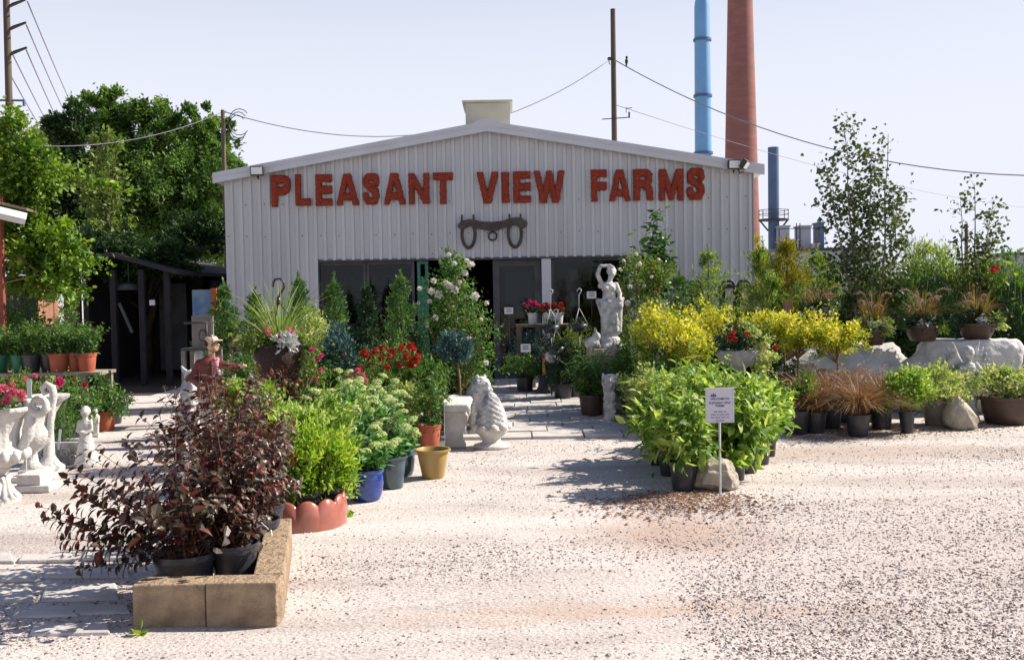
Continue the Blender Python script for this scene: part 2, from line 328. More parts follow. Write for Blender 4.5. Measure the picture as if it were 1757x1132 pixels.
def shoots(bs, bl, n, h, spread, ls, per=14, base=.06, z0=0, c=(0, 0), wr=.5, start=.25, sr=.005, rich=True, pair=True, dirs=None, bend=.25, droop=.15, leafup=.25, hv=.2, jit=.04, size_tip=.7):
    """stems rising from the pot, each with leaves along it"""
    tips = []
    P = []; D = []; N = []; L = []
    for i in range(n):
        if dirs is not None: a, sp, hh = dirs[i]
        else: a = rng.random() * 6.283; sp = spread * math.sqrt(rng.random()); hh = h * (1 - hv + 2 * hv * rng.random()) * (1 - .25 * (sp / max(spread, .01)) ** 2)
        r0 = base * rng.random(); b0 = Vector((c[0] + r0 * math.cos(a), c[1] + r0 * math.sin(a), z0))
        pts = []; j1, j2 = rng.normal() * jit, rng.normal() * jit
        for k in range(8):
            t = k / 7; o = sp * (t ** (1 + bend))
            pts.append(b0 + Vector((math.cos(a) * o + j1 * math.sin(t * 5), math.sin(a) * o + j2 * math.sin(t * 4), hh * (t - bend * .25 * t ** 3 * sp / max(hh, .01)))))
        bs.tube(pts, [sr * (1 - .6 * k / 7) for k in range(8)], 4, cap=False)
        tips.append(tuple(pts[-1]))
        m = per; az0 = rng.random() * 6.28
        for q in range(m):
            t = start + (1 - start) * (q + .3 + .4 * rng.random()) / m; x = min(t * 7, 6.999); k = int(x)
            p = pts[k].lerp(pts[k + 1], x - k); tg = (pts[k + 1] - pts[k]).normalized()
            for s in ((0, math.pi) if pair else (0,)):
                az = az0 + q * (1.57 if pair else 2.4) + s + rng.normal() * .3
                a1 = tg.orthogonal().normalized(); b1 = tg.cross(a1); rd = a1 * math.cos(az) + b1 * math.sin(az)
                d = rd + tg * (.35 + .3 * rng.random()) + Vector((0, 0, leafup - .3 + .3 * rng.random()))
                P.append(tuple(p)); D.append(tuple(d)); N.append(tuple(tg + Vector((0, 0, .6)) + Vector(rng.normal(size=3) * .3)))
                L.append(ls * (1 - (1 - size_tip) * t) * (.7 + .55 * rng.random()))
    L = np.array(L); leaves(bl, np.array(P), np.array(D), np.array(N), L, L * wr, rich, droop=droop)
    return tips
def bloom(name, m, parent, p, r, n=26, flat=1.0, me=[{}]):
    key = (m, n, round(flat, 2))
    if key not in me[0]:
        b = B(); u = rdir(n, .35); u[:, 2] *= flat
        if m == 'f_sedum':      # a flat corymb of many tiny florets
            u = rdir(n * 3, .9); u[:, 2] = np.abs(u[:, 2]); P = u * np.array([1, 1, .5]) * (.85 + .15 * rng.random((n * 3, 1))); leaves(b, P, np.cross(u, rng.normal(size=u.shape)) + .2 * u, u, .26, .24, fold=.25, droop=-.1)
        else: leaves(b, u * .25, unit(u), unit(rng.normal(size=(n, 3))), .85, .75, fold=.3)
        o = b.build(name, m, parent); me[0][key] = o.data
    else:
        o = bpy.data.objects.new(name, me[0][key]); COL.objects.link(o); o.parent = parent
    o.location = p; o.scale = (r, r, r); o.rotation_euler = (rng.normal() * .3, rng.normal() * .3, rng.random() * 6)
    return o
# ---------------------------------------------------------------- sculpting (one continuous surface)
def sculpt(name, parts, m, parent=None, vox=.012, smooth=3, loc=None, disp=None):
    b = B()
    for q in parts:
        if q[0] == 'c':
            p0, p1, r0, r1 = Vector(q[1]), Vector(q[2]), q[3], q[4]; k = 5
            b.ell(p0, (r0,) * 3, k=10, m=6); b.ell(p1, (r1,) * 3, k=10, m=6); b.tube([p0, p1], [r0, r1], 10)
        elif q[0] == 'e': b.ell(q[1], q[2], q[3] if len(q) > 3 else None, 14, 10)
        elif q[0] == 'l': b.lathe(q[2], 20, q[1])
        elif q[0] == 'b': b.box(*q[1])
        elif q[0] == 't': b.tube(q[1], q[2], 8)
    o = b.build(name, m); 
    r = o.modifiers.new('r', 'REMESH'); r.mode = 'VOXEL'; r.voxel_size = vox
    s = o.modifiers.new('s', 'SMOOTH'); s.iterations = smooth; s.factor = .5
    dg = bpy.context.evaluated_depsgraph_get(); me = bpy.data.meshes.new_from_object(o.evaluated_get(dg))
    o.modifiers.clear(); o.data = me
    if disp:
        sc, am = disp; V = np.zeros(len(me.vertices) * 3); me.vertices.foreach_get('co', V); V = V.reshape(-1, 3)
        Nn = np.zeros(len(me.vertices) * 3); me.vertices.foreach_get('normal', Nn); Nn = Nn.reshape(-1, 3)
        V += Nn * np.array([noise.noise(Vector(v) * sc) * am for v in V])[:, None]; me.vertices.foreach_set('co', V.ravel()); me.update()
    me.polygons.foreach_set('use_smooth', [True] * len(me.polygons))
    if parent: o.parent = parent
    if loc is not None: o.location = loc
    return o
def rock(name, m, dims, cuts=9, seed=0, parent=None, loc=None, am=.05, sub=5, flat=None, lim=.72):
    bm = bmesh.new(); bmesh.ops.create_icosphere(bm, subdivisions=sub, radius=1)
    rg = random.Random(seed)
    pl = []
    for i in range(cuts):
        d = Vector((rg.gauss(0, 1), rg.gauss(0, 1), rg.gauss(0, .7))).normalized(); pl.append((d, rg.uniform(lim, .95)))
    pl += (flat or [])
    for v in bm.verts:
        co = v.co.copy()
        if dims[3:]: co = Vector((math.copysign(abs(co.x) ** dims[3], co.x), math.copysign(abs(co.y) ** dims[3], co.y), math.copysign(abs(co.z) ** dims[3], co.z)))
        for d, k in pl:
            q = co.dot(d) - k
            if q > 0: co -= d * q
        co += co.normalized() * (noise.noise(co * 2.3 + Vector((seed, 0, 0))) * am * 2 + noise.noise(co * 7 + Vector((seed, 3, 0))) * am * .7 + noise.noise(co * 19) * am * .25)
        v.co = Vector((co.x * dims[0], co.y * dims[1], co.z * dims[2]))
    zmin = min(v.co.z for v in bm.verts)
    for v in bm.verts: v.co.z -= zmin * .82 if True else 0
    for v in bm.verts: v.co.z = max(v.co.z, -.02)
    me = bpy.data.meshes.new(name); bm.to_mesh(me); bm.free(); me.materials.append(M[m])
    me.polygons.foreach_set('use_smooth', [True] * len(me.polygons))
    o = bpy.data.objects.new(name, me); COL.objects.link(o)
    if parent: o.parent = parent
    if loc is not None: o.location = loc
    return o
# ---------------------------------------------------------------- pots
def pot(parent, m, rt, h, rb=None, kind='nursery', name='pot', soil=True, z0=0, c=(0, 0)):
    rb = rb or rt * .78; b = B(); cc = (c[0], c[1], z0)
    if kind == 'nursery':
        pr = [(rb * .96, 0), (rb, .01), (rt * .93, h * .82), (rt * .93, h * .83), (rt * .99, h * .835), (rt, h * .86), (rt * .985, h * .93), (rt * 1.03, h * .94), (rt * 1.03, h), (rt * .97, h), (rt * .93, h * .9), (rt * .9, h * .86)]
        b.lathe(pr, 40, cc, .012, 20)
    elif kind == 'bowl':
        pr = [(rb * .9, 0), (rb, .01), (rb + (rt - rb) * .55, h * .4), (rt * .95, h * .85), (rt * 1.05, h * .87), (rt * 1.05, h), (rt * .96, h), (rt * .92, h * .88)]
        b.lathe(pr, 36, cc)
    elif kind == 'glazed':
        pr = [(rb * .9, 0), (rb, .012), (rb * 1.15, h * .2), (rt * 1.0, h * .55), (rt * .98, h * .75), (rt * .93, h * .86), (rt * 1.02, h * .91), (rt * 1.05, h * .96), (rt * 1.02, h), (rt * .93, h), (rt * .88, h * .93), (rt * .88, h * .86)]
        b.lathe(pr, 40, cc)
    elif kind == 'cone':
        pr = [(rb * .95, 0), (rb, .01), (rt * .94, h * .88), (rt * .94, h * .89), (rt * 1.08, h * .93), (rt * 1.1, h * .97), (rt * 1.08, h), (rt * .96, h), (rt * .86, h * .9), (rt * .84, h * .8)]
        b.lathe(pr, 40, cc)
    pr2 = b.build(name, m, parent, True)
    md = pr2.modifiers.new('edge', 'EDGE_SPLIT'); md.split_angle = R(50)
    if soil:
        s = B(); s.lathe([(rt * .92, h * .86), (rt * .5, h * .89), (.0001, h * .9)], 20, cc); s.build('soil', 'soil', parent)
    return pr2
# ================================================================ ground
def ground_mat():
    m, n, b, o = nodes('pale gravel'); L = n.links.new
    tc = n.nodes.new('ShaderNodeTexCoord')
    def N(sc, det=5, rough=.6, stretch=None):
        t = n.nodes.new('ShaderNodeTexNoise'); t.inputs['Scale'].default_value = sc; t.inputs['Detail'].default_value = det; t.inputs['Roughness'].default_value = rough
        if stretch:
            mp = n.nodes.new('ShaderNodeMapping'); mp.inputs['Scale'].default_value = stretch; mp.inputs['Rotation'].default_value = (0, 0, R(20)); L(tc.outputs['Object'], mp.inputs[0]); L(mp.outputs[0], t.inputs[0])
        else: L(tc.outputs['Object'], t.inputs[0])
        return t
    def mix(f, a, bb, typ='MIX'):
        x = n.nodes.new('ShaderNodeMix'); x.data_type = 'RGBA'; x.blend_type = typ
        for k, v in ((0, f), (6, a), (7, bb)):
            if isinstance(v, (int, float)): x.inputs[k].default_value = v
            elif isinstance(v, tuple): x.inputs[k].default_value = (*v, 1)
            else: L(v, x.inputs[k])
        return x.outputs[2]
    big = N(.6, 5, .62, (.55, 2.4, 1)); rb = ramp(n, [(.35, (.6, .55, .515)), (.52, (.53, .475, .44)), (.68, (.41, .35, .32))]); L(big.outputs[0], rb.inputs[0])
    fine = N(55, 5, .75); rf = ramp(n, [(.3, (.5, .46, .45)), (.5, (.96, .96, .96)), (.62, (1.12, 1.12, 1.12))]); L(fine.outputs[0], rf.inputs[0])
    c = mix(1.0, rb.outputs[0], rf.outputs[0], 'MULTIPLY')
    vo = n.nodes.new('ShaderNodeTexVoronoi'); vo.inputs['Scale'].default_value = 42; L(tc.outputs['Object'], vo.inputs[0])
    lt = n.nodes.new('ShaderNodeMath'); lt.operation = 'LESS_THAN'; L(vo.outputs['Distance'], lt.inputs[0]); lt.inputs[1].default_value = .3
    sp = n.nodes.new('ShaderNodeSeparateColor'); L(vo.outputs['Color'], sp.inputs[0])
    g1 = n.nodes.new('ShaderNodeMath'); g1.operation = 'GREATER_THAN'; L(sp.outputs[0], g1.inputs[0])
    dens = N(.35, 3, .5); dm = n.nodes.new('ShaderNodeMapRange'); L(dens.outputs[0], dm.inputs[0]); dm.inputs[1].default_value = .35; dm.inputs[2].default_value = .65; dm.inputs[3].default_value = .97; dm.inputs[4].default_value = .72
    L(dm.outputs[0], g1.inputs[1])
    mu = n.nodes.new('ShaderNodeMath'); mu.operation = 'MULTIPLY'; L(lt.outputs[0], mu.inputs[0]); L(g1.outputs[0], mu.inputs[1])
    c = mix(mu.outputs[0], c, (.2, .13, .115))
    # brown stain of spilled mulch in front of the boulder, and a rusty streak nearer
    def spot(x, y, rx, ry, lo=.3):
        mp = n.nodes.new('ShaderNodeMapping'); mp.vector_type = 'TEXTURE'; mp.inputs['Location'].default_value = (x, y, 0); mp.inputs['Scale'].default_value = (rx, ry, 1)
        wn = N(2.5, 4, .6); ad = n.nodes.new('ShaderNodeVectorMath'); ad.operation = 'MULTIPLY_ADD'; L(wn.outputs['Color'], ad.inputs[0]); ad.inputs[1].default_value = (.8, .8, 0); L(tc.outputs['Object'], ad.inputs[2])
        L(ad.outputs[0], mp.inputs[0]); ln = n.nodes.new('ShaderNodeVectorMath'); ln.operation = 'LENGTH'; L(mp.outputs[0], ln.inputs[0])
        mr = n.nodes.new('ShaderNodeMapRange'); L(ln.outputs['Value'], mr.inputs[0]); mr.inputs[1].default_value = lo; mr.inputs[2].default_value = 1.1; mr.inputs[3].default_value = .75; mr.inputs[4].default_value = 0
        return mr.outputs[0]
    q = gr(1165, 915); c = mix(spot(q.x + .4, q.y + .4, .75, .8), c, (.36, .22, .15))
    q = gr(1160, 1045); c = mix(spot(q.x + .4, q.y + .4, 1.5, .17), c, (.46, .33, .25))
    c = mix(spot(3.4, 6.1, 3.0, 2.3, .1), c, (.47, .4, .375))
    q = gr(1500, 775); c = mix(spot(q.x + .4, q.y + .4, 3.5, .5), c, (.42, .34, .29))
    L(c, b.inputs['Base Color']); b.inputs['Roughness'].default_value = .95; b.inputs['Specular IOR Level'].default_value = .2
    bu = n.nodes.new('ShaderNodeBump'); bu.inputs['Strength'].default_value = .45; bu.inputs['Distance'].default_value = .02; L(fine.outputs[0], bu.inputs['Height'])
    b2 = n.nodes.new('ShaderNodeBump'); b2.inputs['Strength'].default_value = .18; b2.inputs['Distance'].default_value = .02; L(vo.outputs['Distance'], b2.inputs['Height']); b2.invert = True; L(bu.outputs[0], b2.inputs['Normal'])
    L(b2.outputs[0], b.inputs['Normal'])
    return m
M['gravel'] = ground_mat()
def gz(x, y):          # gentle lumps of the lot
    if y < 1 or y > 17: return 0.0
    return noise.noise(Vector((x * .9, y * .9, 0))) * .012 + noise.noise(Vector((x * 3, y * 3, 4))) * .006
b = B(); xs = np.arange(-9, 10.01, .09); ys = np.arange(1.2, 16.6, .09)
V = [(x, y, gz(x, y) if (abs(x) < 8.8 and 1.5 < y < 16.3) else 0) for y in ys for x in xs]; nx = len(xs)
b.add(V, np.array([[j * nx + i, j * nx + i + 1, (j + 1) * nx + i + 1, (j + 1) * nx + i] for j in range(len(ys) - 1) for i in range(nx - 1)]))
x0, x1, y0, y1 = xs[0], xs[-1], ys[0], ys[-1]; Q = 1500
b.add([(-Q, -60, 0), (Q, -60, 0), (Q, y0, 0), (-Q, y0, 0)], [[0, 1, 2, 3]]); b.add([(-Q, y1, 0), (Q, y1, 0), (Q, 2500, 0), (-Q, 2500, 0)], [[0, 1, 2, 3]])
b.add([(-Q, y0, 0), (x0, y0, 0), (x0, y1, 0), (-Q, y1, 0)], [[0, 1, 2, 3]]); b.add([(x1, y0, 0), (Q, y0, 0), (Q, y1, 0), (x1, y1, 0)], [[0, 1, 2, 3]])
tag(b.build('ground', 'gravel', smooth=True), kind='structure')
# loose stones, mulch, litter : countless
def scatter(name, m, pts, s0, s1, zf=.6, lab=None):
    n = len(pts); oc = np.array([[1, 0, 0], [0, 1, 0], [-1, 0, 0], [0, -1, 0], [0, 0, 1], [0, 0, -.5]], float)
    Fq = np.array([[0, 1, 4], [1, 2, 4], [2, 3, 4], [3, 0, 4], [1, 0, 5], [2, 1, 5], [3, 2, 5], [0, 3, 5]])
    s = (s0 + (s1 - s0) * rng.random(n) ** 3)[:, None, None]; a = rng.random(n) * 6.28
    V = oc[None] * s * (.55 + .8 * rng.random((n, 6, 3))); V[:, :, 2] *= zf
    ca, sa = np.cos(a)[:, None], np.sin(a)[:, None]; x = V[:, :, 0] * ca - V[:, :, 1] * sa * 1; y = V[:, :, 0] * sa + V[:, :, 1] * ca
    V = np.stack([x + pts[:, 0:1], y + pts[:, 1:2], V[:, :, 2] + pts[:, 2:3]], 2)
    bb = B(); bb.add(V.reshape(-1, 3), (np.arange(n)[:, None, None] * 6 + Fq[None]).reshape(-1, 3))
    return tag(bb.build(name, m), label=lab, kind='stuff')
def inv(n, f, y0=3.9, y1=12.5, xl=-3.5, xr=5.2):
    out = []
    while len(out) < n:
        k = n * 3; y = y0 + (y1 - y0) * rng.random(k) ** 1.7; x = (xl + (xr - xl) * rng.random(k)) * y / 8 * 1.3
        for xx, yy in zip(x, y):
            p = f(xx, yy)
            if rng.random() < p: out.append((xx, yy, gz(xx, yy) + .001))
            if len(out) >= n: break
    return np.array(out)
def band(x, y):
    v = noise.noise(Vector((x * .35 + y * .3, y * .75 - x * .25, 9))) + .45 * noise.noise(Vector((x * 1.6, y * 1.6, 2)))
    d = .07 + max(0, v) * 1.0
    if x > .25 * (y - 3) + .4: d += .22
    if x > .9 and y < 7.5: d += .45
    return min(1, d) * (.75 if x < -.2 else 1)
scatter('loose_gravel', 'stone', inv(80000, band), .003, .0125, .6, 'pale and grey gravel stones scattered over the lot')
scatter('dark_gravel', 'chip', inv(10000, lambda x, y: band(x, y) ** 2.2), .003, .012, .6, 'dark brown specks and chips scattered over the pale lot')
q = gr(1175, 868); P = np.c_[q.x + rng.normal(size=2200) * .36, q.y + .1 + rng.normal(size=2200) * .26, np.zeros(2200)]
P[:, 2] = .035 * np.exp(-(((P[:, 0] - q.x) / .4) ** 2 + ((P[:, 1] - q.y - .15) / .3) ** 2))
scatter('mulch', 'mulch', P, .006, .022, .45, 'brown bark mulch spilled round the buff boulder')
P = []
for i in range(2600):
    px = rng.uniform(1340, 1757); q = gr(px, 752 - (px - 1340) * .06 + rng.normal() * 7); P.append((q.x, q.y, .002))
scatter('leaf_litter', 'mulch', np.array(P), .005, .02, .4, 'brown litter along the foot of the right hand plant row')
# concrete apron, pavers, flagstones
def slab(name, pts4, th, m='paver'):
    b = B(); V = [(p.x, p.y, -.01) for p in pts4] + [(p.x, p.y, th) for p in pts4]
    b.add(V, [[0, 3, 2, 1], [4, 5, 6, 7], [0, 1, 5, 4], [1, 2, 6, 5], [2, 3, 7, 6], [3, 0, 4, 7]]); return b
b = slab('x', [Vector((X(760, 15.6), 15.55, 0)), Vector((X(1060, 15.6), 15.55, 0)), Vector((X(1060, 15.6) + .1, 18.44, 0)), Vector((X(760, 15.6) - .2, 18.44, 0))], .035)
tag(b.build('concrete_apron', 'paver', bevel=.01), kind='structure')
b = B(); rr = random.Random(3)
for r_, y in enumerate(np.arange(10.9, 15.4, .42)):
    x = -1.3 + rr.random() * .3 - .06 * (y - 11)
    xe = 1.65 if y < 13 else 1.3
    while x < xe:
        wd = rr.uniform(.38, .62); h = .035 + rr.uniform(-.008, .01); b.box(x, y, -.02, x + wd - .015, y + .4, h, rz=0); x += wd
tag(b.build('paved_path', 'paver', bevel=.008), kind='structure')
b = B(); rr = random.Random(5)
for (px0, px1, py0, py1) in ((-120, 60, 1012, 1036), (70, 205, 1003, 1033), (-60, 60, 978, 1000), (75, 225, 972, 992), (20, 135, 1042, 1062), (-160, 10, 1040, 1066), (120, 225, 1040, 1056), (30, 130, 952, 965), (140, 210, 946, 960), (-90, 25, 950, 967), (50, 190, 1072, 1092)):
    A = [gr(px0, py1), gr(px1, py1 - rr.uniform(0, 4)), gr(px1 - 6, py0), gr(px0 + 8, py0 + rr.uniform(0, 4))]
    V = [(p.x, p.y, -.01) for p in A] + [(p.x, p.y, .016) for p in A]
    b.add(V, [[0, 3, 2, 1], [4, 5, 6, 7], [0, 1, 5, 4], [1, 2, 6, 5], [2, 3, 7, 6], [3, 0, 4, 7]])
tag(b.build('flagstones', 'paver', bevel=.012), kind='structure')
# ================================================================ building
YB = 18.5
XL, XR = X(389, YB, 480), X(1294, YB, 480)
zL, zR = Z(385, 312, YB), Z(1296, 298, YB); ze = (zL + zR) / 2; xa = X(836, YB, 220); za = Z(836, 226, YB)
def gable(x): return ze + (za - ze) * ((x - XL) / (xa - XL) if x < xa else (XR - x) / (XR - xa))
ox0, ox1 = X(549, YB, 500), X(1076, YB, 500); oz = (Z(549, 447, YB) + Z(1060, 439, YB)) / 2
bld = thing('metal_building', 'white ribbed metal gable building with wide dark glazed front opening', 'building', ((XL + XR) / 2, YB, 0))
bx, by = bld.location.x, YB
def shift(b): b.v = [v - np.array([bx, by, 0]) for v in b.v]; return b
b = B(); pitch = .172; prof = [(0, 0), (.56, 0), (.62, .034), (.93, .034), (1, 0)]
x = XL
while x < XR - 1e-6:
    xe = min(x + pitch, XR)
    for i in range(4):
        xa0, xa1 = x + prof[i][0] * (xe - x), x + prof[i + 1][0] * (xe - x); ya, yb2 = YB - prof[i][1], YB - prof[i + 1][1]
        mid = (xa0 + xa1) / 2; z0 = oz if ox0 < mid < ox1 else 0
        b.add([(xa0, ya, z0), (xa1, yb2, z0), (xa1, yb2, gable(xa1)), (xa0, ya, gable(xa0))], [[0, 1, 2, 3]])
    x = xe
# side and back walls, reveals
YK = 31.0
b.box(XL, YB + .004, 0, XL + .08, YK, ze - .02); b.box(XR - .08, YB + .004, 0, XR, YK, ze - .02); b.box(XL, YK, 0, XR, YK + .08, ze - .02)
b.prism([(XL, ze - .02), (XR, ze - .02), (xa, za)], YK, YK + .08)
nf = len(b.f); rr = random.Random(8)
for zr in (2.75, 3.35, 1.1, .35):
    x = XL + pitch * .3
    while x < XR - .1:
        if (zr > oz or not (ox0 - .1 < x < ox1 + .1)) and zr < gable(x) - .25 and rr.random() < .8: zq = zr + rr.uniform(-.012, .012); b.box(x - .01, YB - .006, zq - .01, x + .01, YB + .001, zq + .01)
        x += pitch * 2
wall = shift(b).build('wall', 'siding', bld); wall.data.materials.append(M['dimgrey'])
for p in wall.data.polygons[nf:]: p.material_index = 1
b = B(); b.box(ox0 - .02, YB - .026, 0, ox0, YB + .12, oz + .02); b.box(ox1, YB - .026, 0, ox1 + .02, YB + .12, oz + .02); b.box(ox0, YB - .03, oz - .03, ox1, YB + .12, oz + .012)
shift(b).build('opening_trim', 'dimgrey', bld)
b = B(); pw = X(946, YB, 500) - X(930, YB, 500); px_ = X(930, YB, 500); b.box(px_, YB - .012, 0, px_ + pw, YB + .12, oz - .032)
shift(b).build('pillar', 'trim', bld)
# roof
b = B(); ov = .14; fz = .2
for s, xe in ((-1, XL - ov), (1, XR + ov)):
    zz = gable(XL if s < 0 else XR) - ov * (za - ze) / (xa - XL)
    V = [(xe, YB - .14, zz), (xa, YB - .14, za), (xa, YK + .1, za), (xe, YK + .1, zz)]; V += [(p[0], p[1], p[2] + .06) for p in V]
    b.add(V, [[0, 3, 2, 1], [4, 5, 6, 7], [0, 1, 5, 4], [1, 2, 6, 5], [2, 3, 7, 6], [3, 0, 4, 7]])
shift(b).build('roof', 'roof', bld)
b = B()
for s, xe in ((-1, XL - ov - .02), (1, XR + ov + .02)):
    zz = gable(XL if s < 0 else XR) - ov * (za - ze) / (xa - XL)
    for (yo, za0, za1) in ((-.19, -.02, .08), (-.205, .08, .1), (-.19, .1, .17)):
        V = [(xe, YB + yo, zz + za0), (xa, YB + yo, za + za0), (xa, YB - .142, za + za0), (xe, YB - .142, zz + za0)]; V += [(p[0], p[1], p[2] + za1 - za0) for p in V]
        b.add(V, [[0, 3, 2, 1], [4, 5, 6, 7], [0, 1, 5, 4], [1, 2, 6, 5], [2, 3, 7, 6], [3, 0, 4, 7]])
shift(b).build('fascia', 'trim', bld)
b = B(); b.tube([(xa - .25, YB + .1, za + .1), (xa - .25, YK, za + .1)], .01, 4); b.lathe([(.0001, 0), (.3, 0), (.3, .5), (.0001, .5)], 24); V = b.v.pop(); f = b.f
b = B(); k = 24; pts = [(xa + .3 * math.cos(a), za + .02 + .19 * math.sin(a)) for a in np.linspace(math.pi * .98, math.pi * .02, 12)]
b.prism(pts, YB - .2, YK); shift(b).build('ridge_cap', 'trim', bld)
# rooftop ventilator
x0, x1 = X(800, YB + .6, 200), X(875, YB + .6, 200); zt = Z(836, 178, YB + .6)
b = B(); b.box(x0, YB + .3, za - .1, x1, YB + 1.3, zt - .04); shift(b).build('ventilator', 'cream', bld)
b = B(); b.box(x0 - .06, YB + .24, zt - .038, x1 + .05, YB + 1.36, zt); shift(b).build('ventilator_lid', 'cream', bld)
# inside
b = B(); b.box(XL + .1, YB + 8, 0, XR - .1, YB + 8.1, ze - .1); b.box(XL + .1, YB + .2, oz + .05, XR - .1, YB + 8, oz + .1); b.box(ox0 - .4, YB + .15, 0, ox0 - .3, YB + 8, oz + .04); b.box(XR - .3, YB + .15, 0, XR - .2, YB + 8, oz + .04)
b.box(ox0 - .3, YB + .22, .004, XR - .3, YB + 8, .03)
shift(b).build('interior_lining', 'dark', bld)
def frame(b, x0, x1, z0, z1, y, t=.05, d=.05):
    b.box(x0, y, z0, x0 + t, y + d, z1); b.box(x1 - t, y, z0, x1, y + d, z1); b.box(x0 + t, y, z1 - t, x1 - t, y + d, z1); b.box(x0 + t, y, z0, x1 - t, y + d, z0 + t)
def win(name, px0, px1, m, gl=True, t=.05, zt=None, z0=.02, dy=.05):
    x0, x1 = X(px0, YB, 500), X(px1, YB, 500); zt = zt or oz - .035; b = B(); frame(b, x0, x1, z0, zt, YB + dy, t)
    fr = shift(b).build(name, m, bld)
    if gl: g = B(); g.box(x0 + t, YB + dy + .02, z0 + t, x1 - t, YB + dy + .026, zt - t); shift(g).build('pane', 'glass', fr)
    return fr
win('window', 550, 628, 'dimgrey'); win('window', 629, 711, 'dimgrey')
fr = win('door', 716, 735, 'green', False, .06); b = B(); b.box(X(721, YB), YB + .06, .1, X(731, YB), YB + .08, oz - .35); shift(b).build('door_panel', 'green', fr)
win('door', 846, 929, 'dimgrey', True, .12, dy=.09); win('window', 947, 1074, 'dimgrey', True, .04)
b = B(); b.box(X(866, YB, 470), YB + .13, Z(866, 545, YB), X(912, YB, 470), YB + .16, Z(866, 466, YB)); 
shift(b).build('door_blind', mat('grey green blind', (.07, .09, .09), (.05, .065, .065), 3), bld)
b = B(); b.box(X(868, YB), YB + .125, Z(868, 464, YB), X(908, YB), YB + .14, Z(868, 452, YB)); shift(b).build('door_notice', mat('dim red notice', (.08, .025, .035), None, 8), bld)
# things seen inside
def card(px, py, Y, wpx, hpx, label, stake=True, tilt=0):
    c = at(px, py, Y); s = Y / F; g = .9 * s; wd = wpx * s / 2; hh = hpx * s / 2
    t = thing('price_card', label, 'sign', (c.x, c.y, 0), tilt); b = B(); b.box(-wd, -.004, c.z - hh, wd, .004, c.z + hh); pl = b.build('card', 'card', t)
    b = B()
    for i in range(3): b.box(-wd * .6, -.006, c.z + hh * (.45 - i * .42), wd * .6, -.0045, c.z + hh * (.45 - i * .42) + hh * .16)
    b.build('lettering', 'dimgrey', pl)
    b = B(); b.tube([(0, .009, 0), (0, .009, c.z)], .004, 5); b.build('stake', 'iron', t); return t
card(873, 533, 16.2, 15, 11, 'small white card on a stake left of the pink flowers in the doorway')
card(902, 597, 14.6, 17, 14, 'white card on a stake under the grey green juniper in the doorway')
card(1015, 506, 14.8, 16, 12, 'white card on a tall stake just left of the white woman statue')
# ================================================================ sign letters
STR = {'P': (.78, [[(.14, 0), (.14, 1)], [(.14, .88), (.5, .88), (.64, .8), (.66, .68), (.62, .56), (.5, .5), (.14, .5)]]),
 'L': (.7, [[(.14, 0), (.14, 1)], [(.14, .1), (.8, .1)]]),
 'E': (.7, [[(.14, 0), (.14, 1)], [(.14, .1), (.8, .1)], [(.14, .9), (.8, .9)], [(.14, .51), (.74, .51)]]),
 'A': (.9, [[(.1, -.05), (.4, .95)], [(.8, -.05), (.5, .95)], [(.25, .27), (.65, .27)], [(.45, .85), (.45, .9)]]),
 'S': (.74, [[(.62, .72), (.58, .86), (.44, .9), (.28, .89), (.16, .8), (.17, .66), (.3, .57), (.46, .49), (.58, .4), (.61, .26), (.52, .14), (.38, .1), (.22, .13), (.13, .28)]]),
 'N': (.9, [[(.14, 0), (.14, 1)], [(.76, 0), (.76, 1)], [(.16, .95), (.74, .05)]]),
 'T': (.8, [[(.4, 0), (.4, 1)], [(0, .9), (.8, .9)]]),
 'V': (.86, [[(.1, 1.05), (.4, .05)], [(.76, 1.05), (.46, .05)]]),
 'I': (.3, [[(.15, 0), (.15, 1)]]),
 'W': (1.2, [[(.1, 1.05), (.35, .03)], [(.6, .95), (.38, .03)], [(.6, .95), (.82, .03)], [(1.1, 1.05), (.85, .03)]]),
 'F': (.66, [[(.14, 0), (.14, 1)], [(.14, .9), (.8, .9)], [(.14, .49), (.74, .49)]]),
 'R': (.8, [[(.14, 0), (.14, 1)], [(.14, .89), (.5, .89), (.63, .8), (.63, .62), (.5, .53), (.14, .53)], [(.46, .5), (.62, .38), (.65, .2), (.66, 0)]]),
 'M': (.98, [[(.13, 0), (.13, 1)], [(.85, 0), (.85, 1)], [(.18, .98), (.49, .12)], [(.8, .98), (.49, .12)]])}
